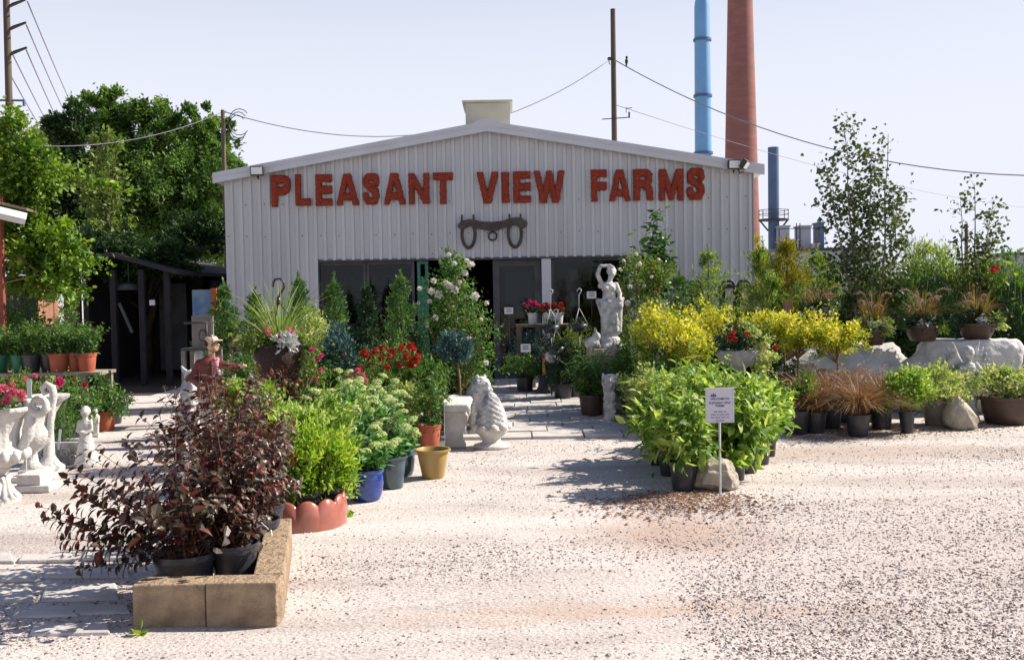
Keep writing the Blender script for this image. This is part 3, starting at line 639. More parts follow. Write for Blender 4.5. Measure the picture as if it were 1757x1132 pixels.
def letter_mesh(ch, w, h):
    wd, st = STR[ch]; T = .138 if ch not in 'MWNA' else .125; nx = max(8, int(w / .011)); nz = int(h / .011)
    gx = (np.arange(nx + 1) / nx) * wd; gzv = np.arange(nz + 1) / nz; GX, GZ = np.meshgrid(gx, gzv); D = np.full(GX.shape, 9.)
    for line in st:
        for (ax, az), (bx_, bz) in zip(line[:-1], line[1:]):
            vx, vz = bx_ - ax, bz - az; l2 = vx * vx + vz * vz + 1e-9; t = np.clip(((GX - ax) * vx + (GZ - az) * vz) / l2, 0, 1)
            D = np.minimum(D, np.hypot(GX - ax - t * vx, GZ - az - t * vz))
    sh = rng.normal(size=D.shape) * .012; inside = (D + sh) < T
    hgt = np.sqrt(np.clip(1 - (D / T) ** 2, 0.05, 1)) * .07 + rng.normal(size=D.shape) * .006
    V = []; idx = {}; Fc = []
    def vid(i, j, back):
        k = (i, j, back)
        if k not in idx:
            idx[k] = len(V); V.append(((i / nx - .5) * w, 0 if back else -hgt[j, i] - .02, (j / nz - .5) * h))
        return idx[k]
    cell = inside[:-1, :-1] & inside[1:, 1:] | inside[1:, :-1] & inside[:-1, 1:]
    for j in range(nz):
        for i in range(nx):
            if not cell[j, i]: continue
            Fc.append([vid(i, j, 0), vid(i + 1, j, 0), vid(i + 1, j + 1, 0), vid(i, j + 1, 0)])
            for di, dj, e in ((-1, 0, ((i, j + 1), (i, j))), (1, 0, ((i + 1, j), (i + 1, j + 1))), (0, -1, ((i, j), (i + 1, j))), (0, 1, ((i + 1, j + 1), (i, j + 1)))):
                a, c = i + di, j + dj
                if not (0 <= a < nx and 0 <= c < nz and cell[c, a]): Fc.append([vid(*e[0], 0), vid(*e[0], 1), vid(*e[1], 1), vid(*e[1], 0)])
    b = B(); b.add(V, Fc); return b
LT = [('P', 465, 500, 301, 355), ('L', 506, 534, 300, 353), ('E', 541, 571, 300, 353), ('A', 577, 616, 299, 352), ('S', 622, 652, 298, 351), ('A', 658, 696, 298, 351), ('N', 700, 738, 298, 350), ('T', 743, 778, 297, 350),
      ('V', 818, 855, 296, 349), ('I', 860, 875, 296, 348), ('E', 880, 911, 295, 348), ('W', 916, 969, 294, 348),
      ('F', 1013, 1041, 292, 346), ('A', 1044, 1082, 292, 345), ('R', 1086, 1121, 291, 344), ('M', 1129, 1173, 291, 344), ('S', 1177, 1209, 289, 343)]
c0 = at(836, 325, YB - .03)
for word, rngs, pos in (('PLEASANT', LT[:8], 'left'), ('VIEW', LT[8:12], 'middle'), ('FARMS', LT[12:], 'right')):
    q = rngs[0]; q2 = rngs[-1]; c = at((q[1] + q2[2]) / 2, 325, YB - .026)
    sg = thing('sign', f'{word}, large shaggy red brown letters on the {pos} part of the white gable', 'sign', (c.x, c.y, c.z), group='words of the sign on the gable')
    for ch, a0, a1, b0, b1 in rngs:
        p0, p1 = at(a0, b0, YB - .03), at(a1, b1, YB - .03)
        letter_mesh(ch, p1.x - p0.x, p0.z - p1.z).build('letter', 'letter', sg, True, loc=((p0.x + p1.x) / 2 - c.x, 0, (p0.z + p1.z) / 2 - c.z))
# ox yoke
c = at(845, 388, YB - .06); s = YB / F; y = thing('ox_yoke', 'dark wooden ox yoke with two bows hanging over the doorway', 'yoke', (c.x, c.y, c.z))
up = [(-60, 2), (-52, 10), (-40, 12), (-30, 11), (-20, 8), (0, 7), (20, 9), (30, 13), (42, 14), (52, 12), (60, 4)]; dn = [(56, -3), (48, -5), (38, 2), (26, -1), (12, -6), (0, -9), (-14, -6), (-26, -3), (-38, 1), (-50, -5), (-57, -3)]
b = B(); b.prism([(q[0] * s, q[1] * s) for q in up + dn], -.05, .04); b.build('beam', 'yoke', y, bevel=.012)
for cx in (-41, 38):
    pts = [((cx + 11 * math.cos(t)) * s, -.02, (-13 + (20 if math.sin(t) > 0 else 23) * math.sin(t)) * s) for t in np.linspace(0, 2 * math.pi, 28)]
    b = B(); b.tube(pts, .032, 7); b.build('bow', 'yoke', y, True)
for px_ in (-52, -32, 29, 48): b = B(); b.box((px_ - 1.5) * s, -.03, 8 * s, (px_ + 1.5) * s, .0, 20 * s); b.build('peg', 'yoke', y)
b = B(); b.tube([(7 * s * math.cos(t), -.02, (-17 + 7 * math.sin(t)) * s) for t in np.linspace(0, 2 * math.pi, 20)], .017, 6); b.build('ring', 'iron', y, True)
# floodlights
def flood(px, py, rz, tilt, label):
    c = at(px, py, YB - .3); f = thing('floodlight', label, 'floodlight', (c.x, c.y, c.z), rz, 'floodlights on the gable ends')
    b = B(); b.box(-.12, 0, -.085, .12, .09, .085); h = b.build('housing', 'iron', f, bevel=.01); h.rotation_euler.x = tilt
    b = B(); b.box(-.1, -.006, -.065, .1, -.001, .065); h2 = b.build('lens', 'card', h)
    b = B(); b.tube([(0, .05, -.1), (0, .12, -.14), (0, .16, -.05)], .012, 6); b.build('bracket', 'iron', f)
flood(440, 293, 0, 0, 'square floodlight on the left end of the gable trim')
flood(1261, 282, 0, .05, 'pale square floodlight on the right end of the gable trim, facing forward')
flood(1281, 284, R(62), .6, 'dark floodlight at the right roof corner, turned sideways and down')
# ================================================================ industry behind
def stack(px, Y, wpx0, pytop, wpx1, m, label, rings=(), name='smokestack', taper=None, cap=None):
    s = Y / F; x = X(px, Y, 300); zt = Z(px, pytop, Y); t = thing(name, label, name.replace('_', ' '), (x, Y, 0))
    r0, r1 = wpx0 * s / 2, wpx1 * s / 2; b = B(); pr = [(r0, 0), (r0 + (r1 - r0) * .5, zt * .5), (r1, zt)]
    if cap: pr += [(r1 * cap[0], zt + cap[1])]
    b.lathe(pr, 48); b.build('shaft', m, t, True).modifiers.new('e', 'EDGE_SPLIT').split_angle = R(40)
    for py in rings:
        z = Z(px, py, Y); rr = r0 + (r1 - r0) * z / zt; b = B(); b.lathe([(rr, z - .12), (rr * 1.16, z - .12), (rr * 1.16, z + .12), (rr, z + .12)], 40); b.build('ring', 'dblue', t)
    return t, x, s, r0
stack(1207, 100, 31, 12, 26, 'blue', 'tall bright blue steel stack left of the brick chimney', (69, 165, 263), cap=(.6, 2.2))
stack(1272, 115, 66, -190, 33, 'brick', 'tall tapering red brick chimney behind the right end of the building', name='chimney')
t, x, s, r0 = stack(1327, 95, 19, 253, 18, 'dblue', 'short slate blue stack with a railed platform', name='smokestack')
z = Z(1327, 376, 95); b = B(); b.lathe([(r0 * .98, z - .15), (1.45, z - .15), (1.45, z), (r0 * .98, z)], 12); b.build('platform', 'iron', t)
b = B()
for i in range(12):
    a = i * math.pi / 6; b.tube([(1.4 * math.cos(a), 1.4 * math.sin(a), z), (1.4 * math.cos(a), 1.4 * math.sin(a), z + .85)], .03, 4)
for hz in (.45, .85): b.tube([(1.4 * math.cos(a), 1.4 * math.sin(a), z + hz) for a in np.linspace(0, 2 * math.pi, 25)], .03, 4)
b.build('railing', 'iron', t); b = B(); b.tube([(-1.35, 0, z - .1), (-r0, 0, z - 1.1)], .08, 4); b.build('brace', 'iron', t); b = B(); b.tube([(1.35, 0, z - .1), (r0, 0, z - 1.1)], .08, 4); b.build('brace', 'iron', t)
Y = 92; x0, x1 = X(1338, Y, 440), X(1492, Y, 440); zt = Z(1400, 431, Y)
t = thing('factory', 'low grey industrial building with rooftop equipment beyond the evergreens', 'factory', (x0, Y, 0))
b = B(); b.box(0, 0, 0, x1 - x0, 12, zt); b.build('wall', 'factory', t); b = B(); b.box(-.3, -.3, zt, x1 - x0 + .3, 12.3, zt + .3); b.build('roof', 'iron', t)
sY = Y / F
for (a0, a1, p0, m) in ((1344, 1360, 388, 'factory'), (1379, 1397, 388, 'factory'), (1412, 1420, 382, 'dblue'), (1362, 1376, 412, 'white3'), (1398, 1411, 419, 'white3')):
    b = B(); q0, q1 = X(a0, Y, 400) - x0, X(a1, Y, 400) - x0; zz = Z(a0, p0, Y); b.box(q0, 1, zt + .3, q1, 3, zz); b.box(q0 - .1, .9, zz, q1 + .1, 3.1, zz + .14); b.build('rooftop_unit', m, t)
b = B(); zz = Z(1380, 391, Y)
b.tube([(X(1338, Y) - x0, .8, zz), (X(1425, Y) - x0, .8, zz)], .035, 4)
for px in (1342, 1372, 1378, 1406): b.tube([(X(px, Y) - x0, .8, zt), (X(px, Y) - x0, .8, zz + (.5 if px in (1372, 1378) else 0))], .05, 4)
b.build('rooftop_rail', 'iron', t)
Y = 95; x0 = X(1738, Y, 440); t = thing('shed', 'low dark roofed shed far away at the right edge', 'shed', (x0, Y, 0)); b = B(); b.box(0, 0, 0, 14, 8, Z(1745, 438, Y)); b.build('wall', 'factory', t)
b = B(); b.box(-.4, -.4, Z(1745, 438, Y), 14.4, 8.4, Z(1745, 433, Y)); b.build('roof', 'iron', t)
# ================================================================ poles and wires
def upole(px, pytop, Y, wpx, label, name='utility_pole', arms=(), pym=None, m='pole', lean=0):
    x = X(px, Y, pym or max(pytop, 60)); zt = Z(px, pytop, Y); s = Y / F; t = thing(name, label, 'utility pole', (x, Y, 0))
    b = B(); r = wpx * s / 2; b.tube([(lean * .0, 0, 0), (lean * .5, 0, zt * .5), (lean, 0, zt)], [r * 1.25, r * 1.08, r * .92], 12); b.build('pole', m, t, True).modifiers.new('e', 'EDGE_SPLIT').split_angle = R(50)
    return t, x, s
t, x, s = upole(1052, 16, 34, 9, 'bare weathered utility pole rising behind the middle of the metal roof')
z = Z(1052, 204, 34); b = B(); b.tube([(-.42, -.12, z - .03), (.5, -.12, z + .02)], .018, 5); b.tube([(.5, -.12, z), (.5, -.12, z + .2)], .03, 6); b.build('crossarm', 'iron', t)
b = B(); z = Z(1052, 101, 34); b.ell((-.13, 0, z), (.08, .06, .06)); b.tube([(-.1, 0, z), (-.16, 0, z - .1), (-.12, 0, z - .2)], .015, 5); b.build('insulator', 'iron', t)
b = B(); z = Z(1075, 185, 34); b.tube([(.4, -.12, z), (.4, -.12, z - .2)], .012, 5); b.tube([(.4, -.12, z - .05), (.6, -.12, z - .03)], .014, 5); b.build('bracket', 'iron', t)
t, x, s = upole(382, 189, 26, 7.5, 'thin rusty brown service pole at the left rear corner of the building', m='oldwood')
b = B(); z = Z(385, 200, 26)
for k in range(3): b.tube([(.15 + .28 * (1 - math.cos(q)) * (1 - .1 * k), 0, z - .15 - .08 * k + .34 * math.sin(q)) for q in np.linspace(-2.4, 2.4, 14)], .011, 4)
b.build('cable_loop', 'iron', t)
t, x, s = upole(9, -80, 40, 11, 'tall dark transmission pole with side arms at the left edge', lean=.1)
for py, L_ in ((3, 36), (42, 36), (85, 36)):
    z = Z(9, py, 40); b = B(); b.tube([(.1, 0, z - .25), (.35, 0, z - .12), (L_ * s, 0, z + .06)], [.05, .07, .045], 6); b.build('arm', 'iron', t)
for py, L_ in ((172, 28), (203, 32)):
    z = Z(9, py, 40); b = B(); b.tube([(-.5, 0, z), (L_ * s, 0, z - .03)], .045, 6); b.tube([(L_ * s, 0, z), (L_ * s, 0, z - .25)], .06, 6); b.build('arm', 'dblue', t)
upole(1658, 384, 60, 6, 'short distant pole standing up behind the small birch')
def wire(p0, p1, sag, label, r=.012, n=24, grp=None, name='power_line'):
    b = B(); P = [p0.lerp(p1, k / n) - Vector((0, 0, sag * 4 * (k / n) * (1 - k / n))) for k in range(n + 1)]
    b.tube([tuple(p) for p in P], r, 5); return tag(b.build(name, 'wire', smooth=True), label, 'wire', grp)
wire(at(385, 192, 25.9), at(1046, 103, 33.9), 1.45, 'sagging service wire from the rusty pole to the pole behind the roof', .014)
wire(at(1056, 104, 34), at(2050, 285, 27), 1.55, 'long dark twisted wire sloping down across both chimneys to the right edge', .018)
wire(at(1055, 180, 34), at(2100, 330, 90), 2.6, 'very thin pale wire passing low behind the two chimneys', .009)
wire(at(378, 194, 25.9), at(-160, 215, 20), .62, 'thick cable crossing in front of the large tree to the left edge', .013)
for i, (a, c) in enumerate((((47, 3), (150, 235)), ((45, 43), (140, 250)), ((45, 86), (128, 262)), ((18, 86), (112, 262)), ((12, 118), (100, 262)), ((10, 150), (60, 238)))):
    wire(at(*a, 40), at(*c, 110), .3, ('outermost top', 'second', 'third', 'fourth', 'fifth', 'lowest and innermost')[i] + ' thin line running away from the tall transmission pole', .028, grp='lines from the tall pole')
c = at(1075, 105.5, 33.9); bd = B(); bd.ell((0, 0, .0), (.055, .08, .1), (.5, 0, 0)); bd.ell((0, -.05, .12), (.045, .05, .045)); bd.tube([(0, -.09, .12), (0, -.135, .115)], [.014, .003], 5); bd.tube([(0, .05, -.06), (0, .1, -.17)], [.035, .02], 5); bd.tube([(-.02, 0, -.08), (-.02, 0, -.12)], .006, 4); bd.tube([(.02, 0, -.08), (.02, 0, -.12)], .006, 4)
tag(bd.build('bird', 'bird', smooth=True, loc=(c.x, c.y, c.z)), 'small dark bird perched on the wire right of the bare pole', 'bird')
# ================================================================ trees
def tree(name, label, px, Y, blobs, lm, n, per, ls, trunk=.16, group=None, cr=.3, wr=.6, bark='bark', shell=.55, limbs=1, rich=False, outw=.7):
    """blobs: (px, py, wpx, hpx, dY) seen sizes turned to metres at that depth"""
    s = Y / F; x = X(px, Y, 500); t = thing(name, label, 'tree', (x, Y, 0), group=group)
    fb = B(); tb = B(); zb = min(Z(q[0], q[1], Y) for q in blobs)
    top = max(blobs, key=lambda q: -q[1]); zt = Z(top[0], top[1], Y); tx = X(top[0], Y, top[1]) - x
    tb.tube([(0, 0, -.05), (0, 0, zb * .4), (tx * .3, 0, zb * .8), (tx, top[4] * .7, zt)], [trunk * 1.3, trunk, trunk * .8, trunk * .2], 8)
    tot = sum(q[2] * q[3] for q in blobs)
    for bpx, bpy, wp, hp, dy in blobs:
        c = at(bpx, bpy, Y); cc = (c.x - x, dy, c.z); rx, rz = wp * s / 2, hp * s / 2
        k = max(4, int(n * wp * hp / tot)); C = crown(fb, cc, (rx, rx * .9, rz), k, per, ls, cr, shell, wr, .2, rich, outw=outw)
        for q in C[::max(1, len(C) // (4 * limbs))]:
            m0 = Vector((tx * .5 * 0, 0, max(zb * .5, min(q[2] * .6, zt * .7)))); q = Vector(q); tb.tube([m0, m0.lerp(q, .5) + Vector((0, 0, .1)), q], [trunk * .4, trunk * .22, trunk * .06], 5, cap=False)
    tb.build('trunk', bark, t, True); fb.build('crown', lm, t); return t
tree('broadleaf_tree', 'large green broadleaf tree behind the dark shed, tallest of the trees', 250, 33, [(175, 205, 90, 100, 0), (230, 225, 130, 120, .3), (300, 245, 110, 110, 0), (348, 235, 55, 110, -.2), (250, 330, 210, 180, 0), (340, 350, 130, 200, -.3), (300, 420, 200, 120, 0), (210, 400, 140, 140, 0)], 'f_tree', 640, 230, .125, .28, cr=.17)
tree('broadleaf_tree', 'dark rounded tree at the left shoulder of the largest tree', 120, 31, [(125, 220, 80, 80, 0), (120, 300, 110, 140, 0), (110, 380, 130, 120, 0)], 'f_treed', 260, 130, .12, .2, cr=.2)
tree('slender_tree', 'slender pale olive leaved tree in front of the largest tree', 186, 24, [(180, 255, 45, 70, 0), (172, 310, 80, 90, 0), (185, 370, 75, 90, 0), (170, 425, 95, 70, 0)], 'f_olive', 110, 24, .13, .07, cr=.35, limbs=2)
tree('broadleaf_tree', 'pale yellow green tree top beyond the climbing vine', 55, 38, [(50, 255, 110, 60, 0), (30, 320, 160, 120, 0)], 'f_olive', 150, 70, .16, .2)
tree('broadleaf_tree', 'dark green tree standing behind the left corner of the building', 395, 36, [(375, 270, 65, 130, 0), (388, 330, 60, 160, 0)], 'f_tree', 160, 90, .15, .2, cr=.2)
# birches
def birch(label, px, Y, tops, base_py, n, ls, grp, dens=16):
    x = X(px, Y, 450); t = thing('birch_tree', label, 'tree', (x, Y, 0), group=grp); fb, tb = B(), B(); P = []; D = []
    for (tp, ty, dy, sway) in tops:
        q = at(tp, ty, Y); e = Vector((q.x - x, dy, q.z)); b0 = Vector((rng.normal() * .06, rng.normal() * .05, .0))
        pts = [b0.lerp(e, k / 9) + Vector((sway * math.sin(k / 9 * 3.1) + rng.normal() * .015, 0, 0)) for k in range(10)]
        tb.tube(pts, [.028 * (1 - .85 * k / 9) for k in range(10)], 6, cap=False)
        for k in range(n):
            u = .38 + .62 * rng.random(); xq = min(u * 9, 8.99); i = int(xq); p = pts[i].lerp(pts[i + 1], xq - i)
            a = rng.random() * 6.28; ln = .55 * (1.12 - u) + .12; d = Vector((math.cos(a), math.sin(a) * .8, .9)).normalized(); m1 = p + d * ln * .6; e2 = p + d * ln + Vector((0, 0, -.03)); tb.tube([p, m1, e2], [.006, .004, .002], 3, cap=False)
            for r_ in range(dens): z = rng.random(); w_ = p.lerp(e2, .25 + .8 * z); P.append((w_.x + rng.normal() * .085, w_.y + rng.normal() * .085, w_.z + rng.normal() * .085)); D.append((rng.normal(), rng.normal(), -.4 + rng.normal() * .6))
    P = np.array(P); leaves(fb, P, np.array(D), rng.normal(size=(len(P), 3)), ls * (.7 + .6 * rng.random(len(P))), ls * .75, True)
    tb.build('trunk', 'birch', t, True); fb.build('crown', 'f_birch', t); return t
birch('tall airy multi stemmed birch behind the middle of the evergreen row', 1492, 14.2, [(1447, 215, 0, -.06), (1524, 228, .1, .05), (1488, 262, -.1, 0), (1420, 288, 0, -.04), (1552, 330, .2, .03), (1470, 330, .2, 0)], 450, 24, .066, 'young birches', 22)
birch('smaller sparse birch near the right edge', 1668, 14.6, [(1672, 315, 0, .02), (1708, 342, .1, .02), (1648, 345, 0, -.03), (1690, 400, -.1, 0)], 430, 12, .066, 'young birches', 16)
# climbing vine and shelter at the left edge
Y = 13.0; s = Y / F
t = thing('climbing_vine', 'bright green climbing vine over the left edge trailing a long shoot to the right', 'vine', (X(20, Y, 400), Y, 0)); x = t.location.x; fb, tb = B(), B()
for (bx_, by_, wp, hp, dy, k) in ((10, 225, 70, 70, 0, 26), (30, 275, 95, 70, .2, 34), (15, 330, 120, 60, 0.2, 40), (60, 300, 90, 50, .1, 26), (10, 400, 150, 90, .3, 60), (60, 430, 130, 80, .2, 50), (110, 450, 80, 70, .1, 26), (30, 470, 130, 60, .4, 40), (100, 405, 60, 50, 0, 18), (115, 500, 60, 60, .1, 14), (85, 480, 60, 60, .2, 14)):
    c = at(bx_, by_, Y); crown(fb, (c.x - x, dy, c.z), (wp * s / 2, .35, hp * s / 2), int(k*1.35), 34, .058, .34, .5, .8, .1, True)
path = [(20, 225), (60, 262), (100, 283), (135, 300), (170, 316), (205, 324), (238, 328)]
pts = [Vector(at(a, c, Y - .2)) - Vector((x, Y, 0)) for a, c in path]; tb.tube(pts, .004, 4)
for i, p in enumerate(pts[:-1]):
    k = 60 if i < 5 else 16
    if k: tt = rng.random((k, 1)); P = np.array(p) * (1 - tt) + np.array(pts[i + 1]) * tt + rng.normal(size=(k, 3)) * (.045 if i < 4 else .03); leaves(fb, P, rdir(k, .1), rdir(k, .8), .075 * (.6 + .7 * rng.random(k)), .06, True)
tb.tube([(at(0, 420, Y).x - x, 0, 0), (at(0, 420, Y).x - x, 0, 3.5)], .03, 6); tb.tube([Vector(at(a, c, Y - .1)) - Vector((x, Y, 0)) for a, c in ((-5, 412), (30, 440), (60, 462), (75, 470), (10, 485), (0, 490))], .008, 5)
tb.build('vine_stem', 'stem', t); fb.build('foliage', 'f_bright', t)
Y = 11.5; x = X(5, Y, 350); t = thing('shelter_roof', 'end of a white gutter and low roof entering at the left edge on a red post', 'shelter', (x, Y, 0))
p0, p1 = at(44, 358, Y), at(-60, 318, Y - 1.2)
b = B(); V = [(p0.x - x, 0, p0.z - .12), (p1.x - x, p1.y - Y, p0.z + .03 - .12)]; d = Vector((V[1][0] - V[0][0], V[1][1], 0)); 
b.tube([V[0], (V[0][0] - 2.0, -1.1, V[0][2] + .55)], .07, 4); b.build('gutter', 'white3', t)
b = B(); b.add([(V[0][0], .02, V[0][2] + .1), (V[0][0] - 2, -1.1, V[0][2] + .65), (V[0][0] - 3.5, 2, V[0][2] + .9), (V[0][0] - 1.2, 3, V[0][2] + .3), (V[0][0], .02, V[0][2] + .13), (V[0][0] - 2, -1.1, V[0][2] + .68), (V[0][0] - 3.5, 2, V[0][2] + .93), (V[0][0] - 1.2, 3, V[0][2] + .33)], [[0, 3, 2, 1], [4, 5, 6, 7], [0, 1, 5, 4], [1, 2, 6, 5], [2, 3, 7, 6], [3, 0, 4, 7]]); b.build('roof', 'oldwood', t)
b = B(); xx = X(1, 12.6, 500) - x; b.box(xx - .035, 1.1, 0, xx + .03, 1.17, V[0][2] + .4); b.build('post', 'redwood', t)
# tall wooden cupboard
xr = X(65, 13.6, 500); t = thing('wooden_hut', 'narrow weathered wooden hut with a reddish board side under the vine', 'hut', (xr, 13.6, 0)); zt = Z(70, 478, 13.6)
b = B(); b.box(-.72, 0, 0, -.02, .6, zt); b.build('wall', 'dimgrey', t)
b = B()
for i in range(4): b.box(-.0198 , .005 + i * .15, 0.02, .0 + .004 * (i % 2), .145 + i * .15, zt - .02)
b.build('board_side', 'boxwood', t); b = B(); b.box(.006, .2, zt - .32, .012, .45, zt - .08); b.build('vent', 'dark', t)
b = B(); b.box(-.85, -.12, zt, .16, .75, zt + .04); b.build('roof', 'greywood', t).rotation_euler.y = -.06
# dark shed behind
Y = 18.6; xa_, xb_ = X(128, Y, 560), X(384, Y + 3, 560); t = thing('garden_shed', 'low open fronted shed in deep shade under the trees', 'shed', ((xa_ + xb_) / 2, Y, 0)); hw = (xb_ - xa_) / 2; zl, zr_ = Z(230, 440, Y), Z(384, 470, Y)
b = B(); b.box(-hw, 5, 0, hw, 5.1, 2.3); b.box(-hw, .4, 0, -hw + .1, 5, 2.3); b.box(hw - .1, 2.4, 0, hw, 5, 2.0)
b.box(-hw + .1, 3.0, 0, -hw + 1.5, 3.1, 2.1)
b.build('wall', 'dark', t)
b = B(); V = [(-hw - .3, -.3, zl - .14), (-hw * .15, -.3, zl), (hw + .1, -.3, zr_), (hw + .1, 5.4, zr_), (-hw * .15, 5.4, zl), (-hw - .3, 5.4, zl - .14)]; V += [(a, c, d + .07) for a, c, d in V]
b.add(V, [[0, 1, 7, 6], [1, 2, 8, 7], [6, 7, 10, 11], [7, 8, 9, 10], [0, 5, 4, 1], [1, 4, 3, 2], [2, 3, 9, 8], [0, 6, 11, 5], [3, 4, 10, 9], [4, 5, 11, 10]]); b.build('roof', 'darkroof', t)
for xx in (-hw + .1, -hw * .2, hw * .35, hw - .15): b = B(); b.box(xx - .05, -.1, 0, xx + .05, 0, zl - .25); b.build('post', 'dark', t)
b = B(); b.box(-hw * .3, 2.6, .1, hw * .3, 2.7, 1.95); b.build('door', 'dimgrey', t)
b = B(); b.lathe([(.28, 0), (.2, .1), (.04, .14), (.0001, .14)], 20, (-.0, .2, zl - .62)); b.tube([(0, .2, zl - .5), (0, .2, zl - .1)], .01, 5); b.build('lamp_shade', 'dimgrey', t)
b = B(); q = at(265, 519, Y); b.box(q.x - (xa_ + xb_) / 2 - .05, -.12, q.z - .05, q.x - (xa_ + xb_) / 2 + .05, -.105, q.z + .05); b.build('number_plate', 'white3', t)
b = B(); q0, q1 = at(210, 520, Y), at(232, 570, Y); b.tube([(q0.x - t.location.x, -.15, q0.z), (q1.x - t.location.x, -.15, q1.z)], .03, 6); b.build('brace', 'dimgrey', t)
Y = 15.6; x0, x1 = X(330, Y, 520), X(362, Y, 520); z1, z0 = Z(345, 497, Y), Z(345, 595, Y)
t = thing('painted_panel', 'tall panel painted blue and white beside an orange strip in the shade of the shed', 'panel', (x0, Y, 0)); b = B(); b.box(0, 0, z0 + .4, x1 - x0, .03, z1); b.build('panel', 'bluepaint', t); b = B(); b.box(0, 0, 0, x1 - x0, .03, z0 + .398); b.build('lower_panel', 'white2', t)
b = B(); b.box(x1 - x0 + .005, -.01, z0 + .5, x1 - x0 + .09, .03, z1 + .02); b.build('orange_strip', 'orange', t)
b = B(); b.box(-hw - 1.2, -2.0, -.01, hw + .2, 5.4, .006); tag(b.build('shed_shade_sheet', 'soil', loc=((xa_ + xb_) / 2, 18.6, 0)), kind='structure')  # flat dark sheet: shade on the shed's ground, put into its soil colour
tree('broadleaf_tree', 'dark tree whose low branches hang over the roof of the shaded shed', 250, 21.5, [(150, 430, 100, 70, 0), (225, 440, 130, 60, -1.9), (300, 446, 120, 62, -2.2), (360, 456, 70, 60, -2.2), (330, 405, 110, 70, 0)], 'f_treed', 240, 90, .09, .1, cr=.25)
# inside the shop: racks and boxes dimly seen through the glass
for (px, lb) in ((590, 'dim shelf rack with boxes seen through the left window'), (668, 'dim shelf rack seen through the second window'), (1010, 'dim shelf rack seen through the window right of the pillar')):
    x = X(px, YB + 1.6, 500); t = thing('shelf_rack', lb, 'shelf', (x, YB + 1.6, .031)); rr = random.Random(px)
    b = B(); [b.box(-.42, 0, z_, .42, .4, z_ + .03) for z_ in (.3, .8, 1.3, 1.8)]; [b.box(sx_, 0, 0, sx_ + .03, .4, 1.95) for sx_ in (-.45, .42)]; b.build('rack', 'greywood', t)
    for z_ in (.331, .831, 1.331, 1.831):
        xx = -.38
        while xx < .3: wd = rr.uniform(.1, .22); b = B(); b.box(xx, .08, z_, xx + wd, .35, z_ + rr.uniform(.1, .26)); b.build('box', rr.choice(['white3', 'card', 'greenpot', 'terra', 'greypot', 'cream']), t); xx += wd + rr.uniform(.03, .15)

# ================================================================ potted plants and yard goods
def base_at(px, py, Y): return (X(px, Y, py), Y, 0)
def shrub(name, label, cat, px, ptop, Y, wpx, lm, pm='black', kind='nursery', ph=.26, pr=.15, n=40, per=40, ls=.05, wr=.5, z0=0, group=None, rich=False, hb=None, shell=.45, cr=.3, up=.3, lump=.2, stems=6, sx=1.0, stemm='stem', outw=.7, gpy=None, lean=0):
    """rounded potted shrub; top of crown at pixel row ptop"""
    s = Y / F; x, y, _ = base_at(px, ptop, Y); t = thing(name, label, cat, (x, y, z0), group=group)
    if pm: pot(t, pm, pr, ph, kind=kind)
    zt = Z(px, ptop, Y) - z0; zb = hb if hb is not None else ph * .9; fb, sb = B(), B(); rx = wpx * s / 2 * .92; rz = (zt - zb) / 2 * .92
    C = crown(fb, (lean, 0, zb + rz), (rx, rx * sx, rz), n, int(per * 1.35), ls * 1.08, cr, shell, wr, up, rich, lump=lump, outw=outw)
    for q in C[::max(1, len(C) // stems)]: sb.tube([(rng.normal() * .02, rng.normal() * .02, ph * .85), (q[0] * .4, q[1] * .4, (ph + q[2]) / 2), tuple(q)], [.008, .006, .003], 4, cap=False)
    sb.build('stem', stemm, t); fb.build('foliage', lm, t); t['_c'] = 1; return t
def stalks(name, label, cat, px, ptop, Y, wpx, lm, pm='black', kind='nursery', ph=.26, pr=.15, n=20, ls=.1, per=10, z0=0, group=None, wr=.5, start=.25, stemm='gstem', pair=True, dirs=None, bend=.3, leafup=.25, rich=True, droop=.15, sr=.005, tipf=None, **kw):
    s = Y / F; x, y, _ = base_at(px, ptop, Y); t = thing(name, label, cat, (x, y, z0), group=group)
    if pm: pot(t, pm, pr, ph, kind=kind)
    zt = Z(px, ptop, Y) - z0; fb, sb = B(), B(); h = zt - ph * .85
    tips = shoots(sb, fb, n, h, wpx * s / 2, ls, per, pr * .5, ph * .85, wr=wr, start=start, sr=sr, pair=pair, dirs=dirs, bend=bend, leafup=leafup, rich=rich, droop=droop, **kw)
    sb.build('stem', stemm, t); fb.build('foliage', lm, t); return t, tips
def cone(name, label, px, ptop, Y, wpx, lm='f_con', pm='black', n=3600, ls=.07, pbot=None, group=None, ph=.3, pr=.18, pw=.8, z0=0, lump=.2, wr=.28, upd=1., lean=0, cat='evergreen', taper0=.12):
    s = Y / F; x, y, _ = base_at(px, ptop, Y); t = thing(name, label, cat, (x, y, z0), group=group)
    if pm: pot(t, pm, pr, ph)
    fb, sb = B(), B(); zt = Z(px, ptop, Y) - z0; zb = ph * .9; conifer(fb, zt - zb, wpx * s / 2, n, zb, ls, pw=pw, lump=lump, wr=wr, upd=upd, lean=lean, taper0=taper0)
    sb.tube([(0, 0, ph * .8), (lean * .4, 0, zb + (zt - zb) * .5), (lean * .9, 0, zb + (zt - zb) * .92)], [.025, .018, .005], 6); sb.build('trunk', 'bark', t); fb.build('foliage', lm, t); return t
